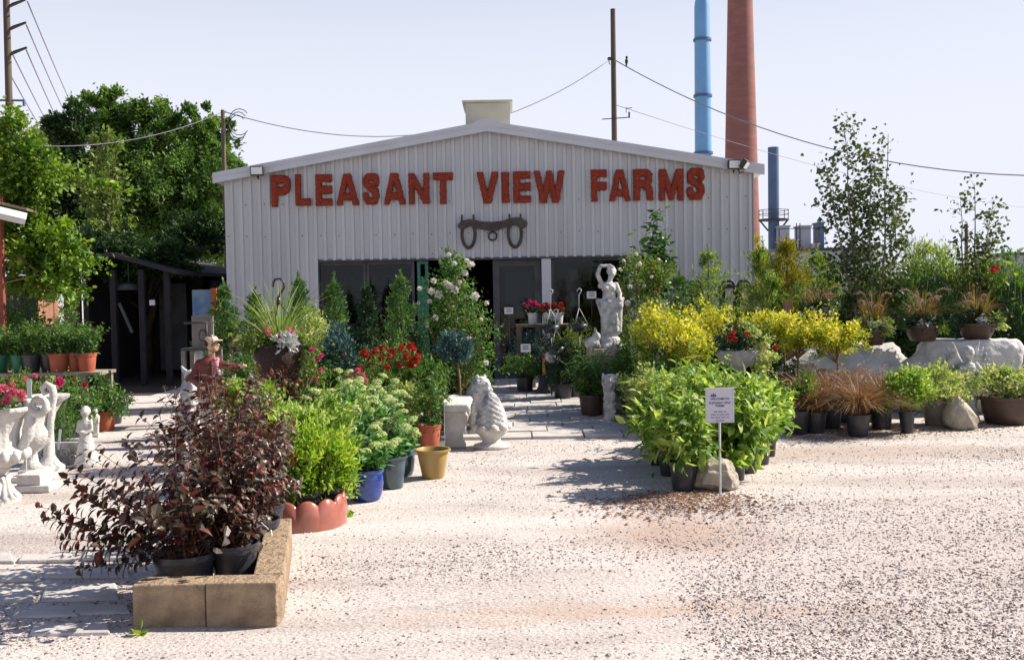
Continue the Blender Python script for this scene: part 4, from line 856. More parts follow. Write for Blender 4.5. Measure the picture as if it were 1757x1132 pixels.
def grassy(name, label, px, ptop, Y, wpx, n=220, lm='f_bronze', pm='black', ph=.26, pr=.15, kind='nursery', z0=0, group=None, plumes=10, wd=.007, droop=.75, smin=.15, cat='ornamental grass'):
    s = Y / F; x, y, _ = base_at(px, ptop, Y); t = thing(name, label, cat, (x, y, z0), group=group)
    if pm: pot(t, pm, pr, ph, kind=kind)
    b = B(); h = (Z(px, ptop, Y) - z0 - ph) * 1.0; blades(b, n, h, wpx * s / 2, wd, pr * .5, ph * .85, droop=droop, smin=smin); b.build('blades', lm, t)
    if plumes:
        pb = B(); 
        for i in range(plumes):
            a = rng.random() * 6.28; sp = wpx * s / 2 * (.3 + .6 * rng.random()); hh = h * (.85 + .35 * rng.random())
            pts = [Vector((math.cos(a) * sp * (k / 8) ** 1.7, math.sin(a) * sp * (k / 8) ** 1.7, ph * .9 + hh * (k / 8 * 1.2 - .35 * (k / 8) ** 3.2))) for k in range(9)]
            pb.tube(pts, .0022, 3, cap=False)
            for k in range(5, 8):
                m_ = 16; tt = rng.random((m_, 1)); P = np.array(pts[k]) * (1 - tt) + np.array(pts[k + 1]) * tt; d = np.array(pts[k + 1] - pts[k]); d = d / np.linalg.norm(d)
                leaves(pb, P, rdir(m_) * .8 + d, rdir(m_), .028, .008)
        pb.build('plumes', 'f_tan', t)
    return t
def flowers(t, m, n, rr, c, r, size, flat=.8, name='bloom', up=True, q=26):
    for i in range(n):
        u = rdir(1, .5 if up else 0)[0]
        bloom(name, m, t, (c[0] + u[0] * r[0] * rr, c[1] + u[1] * r[1] * rr, c[2] + u[2] * r[2] * rr), size * (.75 + .5 * rng.random()), q, flat)
# ---------------------------------------------------------------- block bed and purple shrubs
P0, P1 = gr(228, 1078), gr(476, 1081); P0.y = P1.y = 4.78; P0.x = X(228, 4.78, 1070); P1.x = X(476, 4.78, 1070); H = .215
dv = Vector((-.19, 1, 0)).normalized(); nv = Vector((dv.y, -dv.x, 0))
def blk(p, d, L_, T_, label, h=H):
    rz = math.atan2(d.y, d.x); t = B(); t.box(0, 0, -.02, L_, T_, h); o = t.build('landscape_block', 'block', loc=(p.x, p.y, 0), bevel=.008); o.rotation_euler.z = rz
    return tag(o, label, 'block', 'tan blocks edging the purple shrub bed')
midx = X(353, 4.78, 1040)
blk(Vector((P0.x, 4.78, 0)), Vector((1, .01, 0)), midx - P0.x - .004, .15, 'front left tan concrete block of the low bed edging')
blk(Vector((midx, 4.78, 0)), Vector((1, -.01, 0)), P1.x - midx, .15, 'front right tan concrete block, at the corner of the low bed edging', H + .004)
c0_ = Vector((P1.x - .155, 4.94, 0))
for i, lb in enumerate(('nearest block of the sunlit side row behind the corner', 'middle block of the sunlit side row of the bed edging', 'farthest block of the sunlit side row, nearest the red glazed edging')):
    p = c0_ + dv * (i * .43) + nv * .15; blk(p, dv, .425, .15, lb, H - .003 * i)
p = Vector((P0.x + .02, 4.94, 0)) + dv * 0 + nv * .15; blk(p, dv, .4, .15, 'tan block of the shaded left side of the bed edging', H - .05)
g = 'purple leaved shrubs in the block bed'
def nb(px, py, Y, n, h, sp, label, dirs=None, ls=.062, pr=.15, ph=.27, per=17):
    x = X(px, Y, py); t = thing('purple_shrub', label, 'shrub', (x, Y, 0), group=g); pot(t, 'black', pr, ph); fb, sb = B(), B()
    shoots(sb, fb, n, h - ph * .85, sp, ls, per, pr * .5, ph * .85, wr=.6, start=.12, sr=.004, pair=True, bend=.7, leafup=.1, hv=.45, size_tip=.8, droop=.3)
    crown(fb, (0, 0, ph + (h - ph) * .5), (sp * .9, sp * .8, (h - ph) * .5), 9, 14, ls, .3, .5, .6, 0, True)
    if dirs: shoots(sb, fb, len(dirs), h, sp, ls * 1.35, 17, pr * .4, ph * .9, wr=.6, start=.2, sr=.004, pair=True, dirs=dirs, bend=.15, jit=.03, droop=.3)
    sb.build('stem', 'pstem', t); fb.build('foliage', 'f_purple', t); return t
nb(318, 985, 5.2, 36, .88, .46, 'dark purple leaved shrub with low branches reaching far left, front left black pot', dirs=[(3.05, .8, .22), (3.1, .76, .3), (3.2, .7, .26), (3.3, .66, .16), (3.0, .6, .34), (2.9, .72, .42), (3.1, .55, .5), (3.5, .55, .12), (3.6, .5, .02)], pr=.16)
nb(404, 985, 5.3, 36, .9, .32, 'dark purple leaved shrub in the ribbed black pot at the front right of the bed', dirs=[(1.7, .2, .8), (2.6, .35, .85)], pr=.125, ph=.29)
nb(372, 930, 5.85, 40, 1.12, .44, 'tallest dark purple shrub with red young tips, behind the two front pots', pr=.15)
nb(440, 940, 5.95, 26, .8, .26, 'dark purple shrub leaning over the sunlit side of the bed', pr=.14)
nb(452, 930, 6.4, 24, .85, .25, 'dark purple shrub in the rearmost black pot of the bed', pr=.14)
t = thing('plant_label', 'long white plant tag leaning out of the purple shrubs', 'plant tag', (X(430, 5.75, 890), 5.75, 0)); a0, a1 = at(402, 862, 5.75), at(456, 912, 5.75)
b = B(); d = (a1 - a0); L_ = d.length; b.box(-L_ / 2, -.002, -.022, L_ / 2, .002, .022); o = b.build('tag', 'card', t, loc=(0, 0, (a0.z + a1.z) / 2)); o.rotation_euler.y = math.atan2(-(a1.z - a0.z), a1.x - a0.x)
b = B(); b.tube([(L_ / 2 - .01, .004, (a1.z) + .01), (L_ / 2 + .005, .01, .12)], .005, 5); b.build('stake', 'card', t)
# ---------------------------------------------------------------- red glazed scalloped edging with fern leaved plants
cx, cy, rr_ = X(516, 6.98, 880), 6.98, .31
b = B(); k = 160; A = [R(-178 + 200 * i / k) for i in range(k + 1)]; V = []
for a in A:
    zt = .175 + .04 * abs(math.sin(a * 6.5)) ** .7 + (.02 * max(0, (a - R(-35)) / R(57)))
    for r_, z in ((rr_ + .012, -.02), (rr_ + .02, zt * .5), (rr_, zt - .012), (rr_ - .015, zt), (rr_ - .035, zt - .012), (rr_ - .025, -.02)): V.append((r_ * math.cos(a), r_ * math.sin(a), z))
b.add(V, [[i * 6 + j, (i + 1) * 6 + j, (i + 1) * 6 + j + 1, i * 6 + j + 1] for i in range(k) for j in range(5)] + [[0, 1, 2, 3, 4, 5], [k * 6 + 5 - j for j in range(6)]])
tag(b.build('scalloped_edging', 'redglaze', smooth=True, loc=(cx, cy, 0)), 'glossy red brown curved edging with a scalloped rim on the gravel', 'garden edging')
g = 'fern leaved yellow green plants'
shrub('feathery_plant', 'bright yellow green feathery plant in a black pot at the red glazed edging', 'potted plant', 520, 715, 6.95, 135, 'f_yg', n=60, per=55, ls=.045, wr=.36, pr=.12, ph=.24, group=g, shell=.3, up=.9, stemm='gstem')
shrub('feathery_plant', 'feathery yellow green plant drooping over the right side of the red glazed edging', 'potted plant', 566, 745, 7.1, 110, 'f_yg', n=48, per=55, ls=.045, wr=.36, pr=.11, ph=.24, group=g, shell=.3, up=.7, stemm='gstem')
shrub('feathery_plant', 'taller feathery green plant at the back of the red glazed edging', 'potted plant', 535, 672, 7.45, 150, 'f_lime', n=60, per=60, ls=.05, wr=.36, pr=.13, ph=.26, group=g, shell=.3, up=.9, stemm='gstem')
t = shrub('red_flowered_plant', 'low green plant with orange red flowers at the left end of the red glazed edging', 'potted plant', 478, 755, 6.85, 60, 'f_mid', n=18, per=40, ls=.045, pr=.09, ph=.2); flowers(t, 'f_red', 12, 1, (0, -.02, .45), (.1, .1, .22), .022)
# ---------------------------------------------------------------- glazed pots with stonecrop
def sedum(label, px, py, Y, wpx, ptop, pm, pr, ph, n, kind='glazed', rb=None, group='stonecrops with flat pale flower heads'):
    s = Y / F; x = X(px, Y, py); t = thing('stonecrop', label, 'potted plant', (x, Y, 0), group=group); pot(t, pm, pr, ph, rb, kind)
    fb, sb = B(), B(); h = Z(px, ptop, Y) - ph; tips = shoots(sb, fb, n, h, wpx * s / 2, .085, 9, pr * .5, ph * .85, wr=.6, start=.1, sr=.007, pair=True, bend=.35, leafup=.35, size_tip=.8, droop=.05)
    sb.build('stem', 'gstem', t); fb.build('foliage', 'f_fleshy', t)
    for p in tips: bloom('flower_head', 'f_sedum', t, (p[0], p[1], p[2]), .045 * (.8 + .5 * rng.random()), 60, .45)
    return t
sedum('pale flowered stonecrop in the glossy cobalt blue pot', 629, 840, 7.75, 95, 738, 'bluepot', .135, .25, 16)
sedum('pale flowered stonecrop in the slate blue glazed pot right of the cobalt one', 674, 818, 8.25, 54, 712, 'tealpot', .118, .27, 18, 'cone', .085)
sedum('pale flowered stonecrop in the half hidden slate blue pot behind', 693, 805, 8.8, 34, 725, 'tealpot', .1, .25, 6, 'glazed')
for (px, Y, w_, pt, lb) in ((560, 7.9, 120, 690, 'pale stonecrop clump just behind the feathery plants'), (610, 8.5, 130, 668, 'wide stonecrop clump with cream heads behind the cobalt pot'), (640, 9.2, 110, 660, 'stonecrop clump with faintly pink heads behind the slate blue pot'), (570, 9.2, 150, 645, 'yellow green stonecrop clump below the hanging basket'), (625, 10.0, 150, 640, 'farthest stonecrop clump below the red roses')):
    sedum(lb, px, 800, Y, w_, pt, 'black', .15, .28, 22, 'nursery')
pot(thing('glazed_pot', 'empty ochre glazed pot with a wide rim on the gravel beside the path', 'pot', (X(743, 8.65, 800), 8.65, 0)), 'tanpot', .145, .26, .095, 'cone', soil=True)
# weed by the edging
for i, (px, py, lb) in enumerate(((602, 885, 'tiny bright green weed beside the red glazed edging'), (238, 1090, 'small pale green weed in front of the tan blocks'))):
    q = gr(px, py); t = thing('weed', lb, 'weed', (q.x, q.y, 0)); b = B(); k = 16; D = rdir(k, .5); leaves(b, np.zeros((k, 3)) + np.array([0, 0, .005]) + rng.normal(size=(k, 3)) * .012, D, rdir(k, 1), .05, .028, True); b.build('leaves', 'f_yg', t)
# ---------------------------------------------------------------- centre left goods
q = (X(737, 10.1, 745), 10.1, 0)
tag(B().box(-.24, -.14, -.01, .2, .14, .035).build('stone_slab', 'white', loc=q, bevel=.008), 'flat pale slab under the terracotta coloured pot', 'slab')
t = thing('potted_shrub', 'small leafy green shrub in a ribbed terracotta coloured pot on the pale slab', 'potted plant', (q[0], q[1], .036)); pot(t, 'terra', .12, .25)
fb, sb = B(), B(); crown(fb, (0, 0, .46), (.19, .17, .23), 46, 40, .032, .3, .4, .6, .3); sb.tube([(0, 0, .2), (.02, 0, .55)], .008, 5); sb.build('stem', 'stem', t); fb.build('foliage', 'f_mid', t)
x = X(763, 10.25, 730); t = thing('clear_panel', 'upright clear plastic panel with a white edge beside the terracotta coloured pot', 'panel', (x, 10.16, 0)); b = B(); b.box(-.14, 0, .0, .0, .004, Z(763, 688, 10.2)); b.build('pane', 'glass', t); b = B(); b.box(.001, -.004, 0, .007, .008, Z(763, 688, 10.2)); b.build('edge', 'white3', t)
x = X(783, 10.45, 730); t = thing('stone_bench', 'white cast stone garden bench seen end on with scrolled legs', 'bench', (x, 10.35, 0)); zt = Z(783, 692, 10.4)
pr = [(-.12, 0), (.1, 0), (.1, .03), (.075, .08), (.07, .14), (.09, .2), (.12, .27), (.125, .33), (.1, zt - .08), (-.12, zt - .08)]
for yy in (0, .75): b = B(); b.prism(pr, yy, yy + .12); b.build('leg', 'white', t, bevel=.012)
b = B(); b.prism([(-.16, zt - .078), (.13, zt - .078), (.155, zt - .04), (.13, zt), (-.16, zt)], -.06, .98); b.build('seat', 'white', t, bevel=.015)
# pineapple finial
x = X(843, 10.35, 730); t = thing('stone_finial', 'white cast stone pineapple finial on a round foot beside the path', 'garden ornament', (x, 10.35, 0)); zt = Z(843, 672, 10.35)
b = B(); b.lathe([(.19, 0), (.19, .03), (.16, .04), (.1, .06), (.095, .1), (.13, .13), (.17, .17), (.19, .2), (.17, .22)], 32); b.build('foot', 'white', t, True)
b = B(); 
for i in range(9):
    a = i * 2 * math.pi / 9; b.ell((.165 * math.cos(a), .165 * math.sin(a), .22), (.05, .05, .04))
b.build('leaf_collar', 'white', t, True)
b = B(); n1, n2 = 12, 10; V = []
for i in range(60):
    v = i / 59
    for j in range(72):
        u = j / 72; r_ = .158 * (1 - v ** 1.7) ** .62 * (.86 + .14 * min(1, v * 6 + .3)) + .001; bu = .019 * max(0, (abs(math.sin(math.pi * (u * 9 + v * 7))) * abs(math.sin(math.pi * (u * 9 - v * 7)))) ** .5) * (1 - v * .6)
        V.append(((r_ + bu) * math.cos(u * 6.2832), (r_ + bu) * math.sin(u * 6.2832), .22 + v * (zt - .22)))
b.add(V, [[i * 72 + j, i * 72 + (j + 1) % 72, (i + 1) * 72 + (j + 1) % 72, (i + 1) * 72 + j] for i in range(59) for j in range(72)]); b.build('fruit', 'white2', t, True)
# lion head statue behind
x = X(822, 11.3, 670); zt = Z(822, 645, 11.3)
t = thing('stone_lion', 'small weathered white stone lion sitting behind the pineapple finial', 'statue', (x, 11.3, 0))
sculpt('body', [('b', (-.17, -.17, 0, .17, .17, .08)), ('e', (0, .04, .3), (.14, .17, .22)), ('c', (-.07, -.12, .1), (-.06, -.08, .4), .045, .05), ('c', (.07, -.12, .1), (.06, -.08, .4), .045, .05), ('e', (0, 0, zt - .22), (.15, .14, .16)), ('e', (.02, -.02, zt - .12), (.12, .12, .12)), ('e', (.1, -.07, zt - .15), (.06, .06, .045)), ('e', (.09, -.1, zt - .09), (.03, .03, .03)), ('e', (-.02, -.04, zt - .02), (.03, .02, .035)), ('e', (.06, .04, zt - .02), (.03, .02, .035))], 'white2', t, .007, 1, disp=(40, .008))
# half barrel planter with blue spruce standard
x = X(790, 11.7, 700); t = thing('barrel_planter', 'golden oak half barrel with grey hoops holding the ball shaped blue spruce', 'planter', (x, 11.75, 0)); b = B(); b.lathe([(.2, 0), (.235, .1), (.25, .2), (.255, .36), (.235, .36), (.23, .3), (.0001, .3)], 40, (0, 0, 0), .006, 20); b.build('staves', 'oak', t, True).modifiers.new('e', 'EDGE_SPLIT').split_angle = R(50)
for z in (.06, .27): b = B(); b.lathe([(.222 + z * .1, z), (.232 + z * .1, z), (.236 + z * .1, z + .04), (.226 + z * .1, z + .04)], 40); b.build('hoop', 'greypot', t, True)
b = B(); b.lathe([(.255, .362), (.275, .365), (.275, .39), (.235, .39), (.232, .362)], 40); b.build('rim', 'greywood', t, True)
t = thing('blue_spruce', 'ball shaped blue spruce grafted on a thin tan stem in the half barrel', 'tree', (x, 11.75, .3)); zc = Z(780, 596, 11.75) - .3; b = B(); b.tube([(0, 0, 0), (-.01, 0, zc * .5), (-.05, 0, zc)], [.016, .014, .012], 7); b.build('trunk', 'stem', t)
fb = B(); crown(fb, (-.06, 0, zc), (.2, .19, .16), 80, 90, .045, .28, .3, .28, .3, lump=.12); fb.build('crown', 'f_spruce', t)
shrub('blue_spruce', 'low mounded blue spruce bush right of the hanging basket', 'shrub', 577, 562, 11.8, 66, 'f_spruce', n=80, per=70, ls=.05, wr=.28, hb=.55)
# ---------------------------------------------------------------- evergreen cones by the wall
g = 'cone shaped evergreens along the building'
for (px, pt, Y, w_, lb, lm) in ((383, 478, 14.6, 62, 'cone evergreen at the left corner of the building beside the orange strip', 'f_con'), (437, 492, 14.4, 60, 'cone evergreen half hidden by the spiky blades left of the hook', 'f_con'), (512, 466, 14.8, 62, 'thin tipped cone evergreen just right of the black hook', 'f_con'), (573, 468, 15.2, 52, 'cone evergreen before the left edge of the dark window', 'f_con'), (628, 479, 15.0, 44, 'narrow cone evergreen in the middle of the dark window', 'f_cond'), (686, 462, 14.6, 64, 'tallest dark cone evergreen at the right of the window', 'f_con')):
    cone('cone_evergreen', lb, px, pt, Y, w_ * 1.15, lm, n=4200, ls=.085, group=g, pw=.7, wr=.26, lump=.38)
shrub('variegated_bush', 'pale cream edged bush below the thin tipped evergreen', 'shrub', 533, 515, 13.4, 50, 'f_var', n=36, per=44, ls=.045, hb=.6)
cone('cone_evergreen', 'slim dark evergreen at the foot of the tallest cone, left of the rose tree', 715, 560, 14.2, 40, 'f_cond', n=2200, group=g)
# green under planting
for (px, pt, Y, w_, lm, lb, fl) in ((560, 600, 11.6, 90, 'f_mid', 'dark leaved bush with magenta flowers behind the stonecrops', ('f_magenta', 10)), (610, 610, 12.2, 90, 'f_mid', 'green bush with a few pink flowers between stonecrops and evergreens', ('f_pink', 14)), (655, 600, 11.6, 90, 'f_olive', 'rose bush with dark red blooms in front of the dark window', ('f_red', 9)), (695, 597, 11.2, 90, 'f_mid', 'rose bush with large orange red blooms at the centre of the left bed', ('f_red', 4)), (690, 655, 10.2, 70, 'f_var', 'grey green cream bush in a brown pot below the orange red roses', None), (735, 618, 10.8, 80, 'f_mid', 'leafy green bush behind the terracotta coloured pot', None), (742, 600, 12.4, 80, 'f_mid', 'green bush at the foot of the white rose tree', None), (650, 640, 10.9, 70, 'f_olive', 'low olive green bush above the farthest stonecrops', None), (600, 590, 13.0, 90, 'f_cond', 'dark bush under the window evergreens', None), (662, 590, 13.2, 90, 'f_cond', 'dark evergreen bush behind the red roses', None), (818, 640, 13.6, 60, 'f_mid', 'low green bush beside the doorway under the white rose tree', None), (800, 655, 12.8, 60, 'f_bronze', 'orange brown wispy plant behind the spruce stem', None)):
    t = shrub('flowering_bush' if fl else 'leafy_bush', lb, 'shrub', px, pt, Y, w_, lm, pm='brownpot' if px == 690 else 'black', n=44, per=48, ls=.042, wr=.55, hb=.6 if px == 735 else .3)
    if fl: s = Y / F; flowers(t, fl[0], fl[1], .95, (0, -.05, (Z(px, pt, Y) + .45) / 2), (w_ * s / 2, w_ * s / 2, (Z(px, pt, Y) - .35) / 2), .05 if fl[0] == 'f_red' else .03)
def bloom_at(t, m, px, py, Y, r, name='bloom', n=34, flat=.8):
    c = at(px, py, Y); l = t.location; return bloom(name, m, t, (c.x - l.x, c.y - l.y, c.z - l.z), r, n, flat)
t = shrub('red_rose', 'rose bush with the brightest red orange blooms, right of the window evergreens', 'rose', 700, 596, 10.6, 60, 'f_mid', n=26, per=40, ls=.04, hb=.5)
for (a, c, r_) in ((698, 612, .05), (710, 620, .06), (686, 626, .04), (672, 602, .04), (663, 630, .045), (644, 603, .045), (716, 612, .045), (703, 626, .05), (688, 597, .045)): bloom_at(t, 'f_red', a, c, 10.35, r_)
t = shrub('pink_flowered_plant', 'low plant with a cluster of soft pink flowers above the stonecrops', 'potted plant', 612, 636, 10.5, 50, 'f_mid', n=20, per=36, ls=.04, hb=.5)
for (a, c, r_) in ((605, 641, .035), (614, 636, .035), (622, 645, .035), (612, 652, .03), (628, 652, .03), (598, 648, .03)): bloom_at(t, 'f_pink', a, c, 10.2, r_)
# white rose tree
s = 12.6 / F; x = X(785, 12.6, 560); t = thing('white_rose_tree', 'tall loose rose bush covered with white blooms left of the doorway', 'rose', (x, 12.6, 0)); pot(t, 'black', .2, .34)
fb, sb = B(), B()
for (px, py, w_, h_, k) in ((780, 455, 55, 55, 28), (775, 500, 100, 65, 60), (785, 550, 120, 75, 72), (815, 590, 85, 90, 54), (755, 560, 75, 90, 44), (800, 640, 95, 65, 44), (770, 610, 70, 60, 30)):
    c = at(px, py, 12.6); C = crown(fb, (c.x - x, 0, c.z), (w_ * s / 2, w_ * s / 2.2, h_ * s / 2), k, 26, .042, .35, .3, .6, .2)
    for q in C[::7]: sb.tube([(0, 0, .3), (q[0] * .5, q[1] * .5, q[2] * .6), tuple(q)], [.008, .006, .003], 4, cap=False)
sb.build('stem', 'stem', t); fb.build('foliage', 'f_mid', t)
for (px, py, r_) in ((744, 482, 5), (740, 500, 6), (752, 505, 7), (766, 486, 5), (771, 490, 6), (780, 497, 7), (808, 454, 6), (798, 468, 5), (780, 452, 4), (815, 508, 7), (737, 517, 4), (747, 545, 5), (720, 495, 4), (835, 520, 4), (770, 437, 4), (805, 580, 4), (834, 622, 5), (826, 548, 3), (733, 560, 3), (789, 484, 4), (801, 447, 4), (718, 520, 3)):
    bloom_at(t, 'f_white', px, py, 12.6 - .3, r_ * s * 1.15)
# hanging basket with spikes on a stand
Y = 9.6; s = Y / F; x = X(480, Y, 600); zb = Z(480, 645, Y); t = thing('hanging_basket', 'dark wicker basket of spiky blades and silver leaves under a big brown hook', 'hanging basket', (x, Y, 0)); zr = Z(480, 592, Y)
b = B(); b.lathe([(.13, zb - .06), (.19, zb), (.235, (zb + zr) / 2), (.255, zr), (.235, zr), (.22, zr - .06), (.0001, zr - .05)], 40, (0, 0, 0), .01, 26); b.build('basket', 'wicker', t, True)
b = B(); b.lathe([(.1, 0), (.2, .0), (.2, .04), (.06, .08), (.05, zb - .2), (.2, zb - .12), (.0001, zb - .12)], 24); b.build('pedestal', 'brownpot', t, True)
b = B(); hk = at(480, 512, Y).z; pts = [(-.0, 0, hk - .05), (0, 0, hk), (.02, 0, hk + .05), (.055, 0, hk + .1), (.058, 0, hk + .15), (.02, 0, hk + .19), (-.03, 0, hk + .185), (-.052, 0, hk + .14), (-.05, 0, hk + .11)]
b.tube(pts, .012, 7); b.lathe([(.03, hk - .06), (.012, hk + .02)], 12); 
for a in (0, 2.1, 4.2): b.tube([(.01 * math.cos(a), .01 * math.sin(a), hk - .05), (.31 * math.cos(a), .31 * math.sin(a), zr)], .005, 4)
b.build('hook', 'hook', t, True)
b = B(); blades(b, 120, .66, .52, .010, .05, zr - .08, droop=.35, hv=.45); b.build('spikes', 'f_spike', t)
b = B(); crown(b, (-.05, 0, zr + .05), (.33, .3, .09), 40, 50, .045, .3, .3, .6, .2); crown(b, (.3, -.05, zr - .2), (.12, .15, .28), 22, 40, .035, .35, .3, .6, -.2); b.build('foliage', 'f_olive', t)
b = B(); c = at(500, 580, Y); crown(b, (c.x - x, -.25, c.z - .02), (.1, .08, .07), 12, 24, .06, .3, .3, .3, .8); b.build('silver_foliage', 'f_silver', t)
for (a, c, m_) in ((457, 565, 'f_pink'), (462, 572, 'f_pink'), (495, 565, 'f_pink'), (503, 570, 'f_pink'), (535, 600, 'f_magenta'), (545, 618, 'f_magenta'), (550, 635, 'f_magenta'), (540, 650, 'f_magenta'), (552, 610, 'f_magenta'), (480, 578, 'f_pink')): bloom_at(t, m_, a, c, Y - .25, .028)
shrub('trailing_plant', 'low dark green and red leaved plant under the wicker basket', 'potted plant', 478, 640, 9.0, 120, 'f_redleaf', n=40, per=40, ls=.05, hb=.35)
shrub('leafy_bush', 'yellow green bush between the purple shrubs and the wicker basket', 'shrub', 450, 652, 8.3, 110, 'f_lime', n=44, per=44, ls=.05, hb=.3)
shrub('leafy_bush', 'mid green bush behind the coat of the jockey statue', 'shrub', 425, 585, 11.8, 80, 'f_mid', n=40, per=44, ls=.045, hb=.3)
shrub('leafy_bush', 'small mounded bush right of the jockey statue', 'shrub', 398, 652, 10.3, 70, 'f_lime', n=26, per=40, ls=.045, hb=.3)
# ================================================================ left foreground : white stone ware
def urn_profile(h, r): return [(r * .55, 0), (r * .55, h * .05), (r * .42, h * .07), (r * .3, h * .14), (r * .2, h * .22), (r * .19, h * .3), (r * .3, h * .34), (r * .3, h * .37), (r * .5, h * .4), (r * .72, h * .47), (r * .78, h * .53), (r * .68, h * .56), (r * .6, h * .6), (r * .62, h * .74), (r * .74, h * .88), (r * .98, h * .95), (r * 1.03, h * .97), (r * 1.0, h), (r * .9, h), (r * .7, h * .88), (.0001, h * .86)]
Y = 7.9; x = X(-2, Y, 780); zt = Z(20, 697, Y)
t = thing('stone_urn', 'large white fluted urn of pink geraniums cut by the left edge', 'urn', (x, Y, 0)); b = B(); b.lathe(urn_profile(zt, .27), 72, (0, 0, 0), .022, 24); b.build('bowl', 'white', t, True).modifiers.new('e', 'EDGE_SPLIT').split_angle = R(60)
b = B()
for i in range(14):
    a = i * 2 * math.pi / 14; b.ell((.205 * math.cos(a), .205 * math.sin(a), zt * .5), (.035, .035, .05)); b.tube([(.07 * math.cos(a), .07 * math.sin(a), zt * .28), (.06 * math.cos(a + .3), .06 * math.sin(a + .3), zt * .2), (.1 * math.cos(a + .1), .1 * math.sin(a + .1), zt * .1), (.14 * math.cos(a), .14 * math.sin(a), zt * .04)], [.022, .02, .02, .026], 6)
b.build('carved_leaves', 'white', t, True)
sc_ = []
for k in range(34):
    q = k / 33 * 3.6 * math.pi; r_ = .085 * (1 - k / 40); sc_.append((.33 + r_ * math.cos(q + 2.6), 0, zt + .01 + r_ * math.sin(q + 2.6)))
b = B(); b.tube([(.13, 0, zt * .53), (.2, 0, zt * .6), (.24, 0, zt * .7), (.26, 0, zt * .85), (.25, 0, zt * 1.0)] , [.03, .04, .05, .045, .04], 8); b.tube(sc_[:26], [.042 - .0011 * k for k in range(26)], 8); b.build('scroll_handle', 'white', t, True)
t = thing('geranium', 'leafy geranium with pink flower clusters in the large white urn', 'flowers', (x, Y, zt * .87)); b = B(); crown(b, (0, 0, .1), (.25, .22, .11), 30, 30, .05, .3, .4, .9, .4, True); b.build('foliage', 'f_mid', t)
for (a, c, r_) in ((5, 668, .045), (14, 683, .04), (35, 677, .045), (22, 672, .035), (-8, 672, .05), (8, 690, .035), (38, 684, .03)): bloom_at(t, 'f_pink', a, c, Y - .2, r_, n=44)
Y = 8.9; x = X(68, Y, 760); t = thing('stone_urn', 'scroll handled white urn behind the large one, on a square base', 'urn', (x, Y, 0)); zt = Z(60, 700, Y)
b = B(); b.box(-.2, -.16, 0, .12, .16, .05); b.box(-.15, -.12, .05, .08, .12, .1); b.build('base', 'white', t, bevel=.008)
b = B(); b.lathe([(.1, .1), (.06, .16), (.05, .24), (.12, .3), (.17, .36), (.18, .44), (.15, .5), (.17, .6), (.22, zt), (.19, zt), (.0001, zt - .08)], 48, (-.08, 0, 0), .02, 16); b.build('bowl', 'white', t, True)
b = B(); pts = [(.0, 0, .34), (.06, 0, .38), (.1, 0, .46), (.11, 0, .56), (.12, 0, .66), (.14, 0, .75), (.13, 0, .83), (.08, 0, .86), (.04, 0, .82), (.06, 0, .77), (.09, 0, .79)]; b.tube(pts, [.036, .036, .034, .03, .034, .036, .034, .03, .027, .022, .016], 8)
b.build('scroll_handle', 'white', t, True)
x = X(75, 8.3, 820); tag(B().box(-.28, -.14, 0, .02, .12, .06).box(-.26, -.12, .06, -.06, .1, .15).build('stone_plinth', 'white', loc=(X(88, 8.35, 820), 8.4, 0), bevel=.008), 'stepped white plinth block on the gravel behind the large urn', 'plinth')
# white statue top and pale stake
Y = 9.4; x = X(82, Y, 700); t = thing('stone_birdbath', 'small white stone birdbath with a flared top behind the scroll handled urn', 'garden ornament', (x, Y, 0)); z = Z(82, 672, Y)
b = B(); b.lathe([(.14, 0), (.14, .04), (.09, .07), (.05, .14), (.045, z - .3), (.06, z - .26), (.07, z - .2), (.13, z - .1), (.19, z - .06), (.2, z - .03), (.17, z - .03), (.0001, z - .07)], 40, (0, 0, 0), .01, 12); b.build('basin', 'white', t, True).modifiers.new('e', 'EDGE_SPLIT').split_angle = R(55)
t = thing('plant_label', 'tall white stake leaning in front of the carved trough', 'plant tag', (X(76, 8.95, 780), 8.6, 0)); z = Z(88, 652, 8.7); b = B(); b.tube([(0, 0, 0), (.02, 0, z * .6), (.055, 0, z)], .006, 5); b.build('stake', 'white3', t); b = B(); b.box(.035, -.002, z - .14, .075, .002, z + .02); b.build('tag', 'white3', t)
# carved trough with herb
Y = 9.75; x = X(107, Y, 770); t = thing('stone_trough', 'white carved stone trough with scroll relief on the pale ground', 'planter', (x, Y, 0)); b = B(); zt = Z(107, 755, Y)
b.add([(-.2, -.11, 0), (.2, -.11, 0), (.2, .11, 0), (-.2, .11, 0), (-.27, -.15, zt), (.27, -.15, zt), (.27, .15, zt), (-.27, .15, zt), (-.23, -.11, zt), (.23, -.11, zt), (.23, .11, zt), (-.23, .11, zt), (-.2, -.09, zt - .06), (.2, -.09, zt - .06), (.2, .09, zt - .06), (-.2, .09, zt - .06)], [[0, 3, 2, 1], [0, 1, 5, 4], [1, 2, 6, 5], [2, 3, 7, 6], [3, 0, 4, 7], [4, 5, 9, 8], [5, 6, 10, 9], [6, 7, 11, 10], [7, 4, 8, 11], [8, 9, 13, 12], [9, 10, 14, 13], [10, 11, 15, 14], [11, 8, 12, 15], [12, 13, 14, 15]])
b.build('trough', 'white2', t, bevel=.008)
b = B()
for sg_ in (-1, 1):
    for (cx_, cz, r0, n_) in ((.09, .13, .055, 22), (.16, .08, .035, 16)):
        b.tube([(sg_ * (cx_ + r0 * (1 - k / (n_ + 6)) * math.cos(k * .42)), -.128 - .02 * (cz + r0 * math.sin(k * .42)) / zt - .008, cz + r0 * (1 - k / (n_ + 6)) * math.sin(k * .42)) for k in range(n_)], .007, 5)
b.tube([(0, -.125, .05), (0, -.14, .18)], .01, 5); b.build('scroll_relief', 'white', t, True)
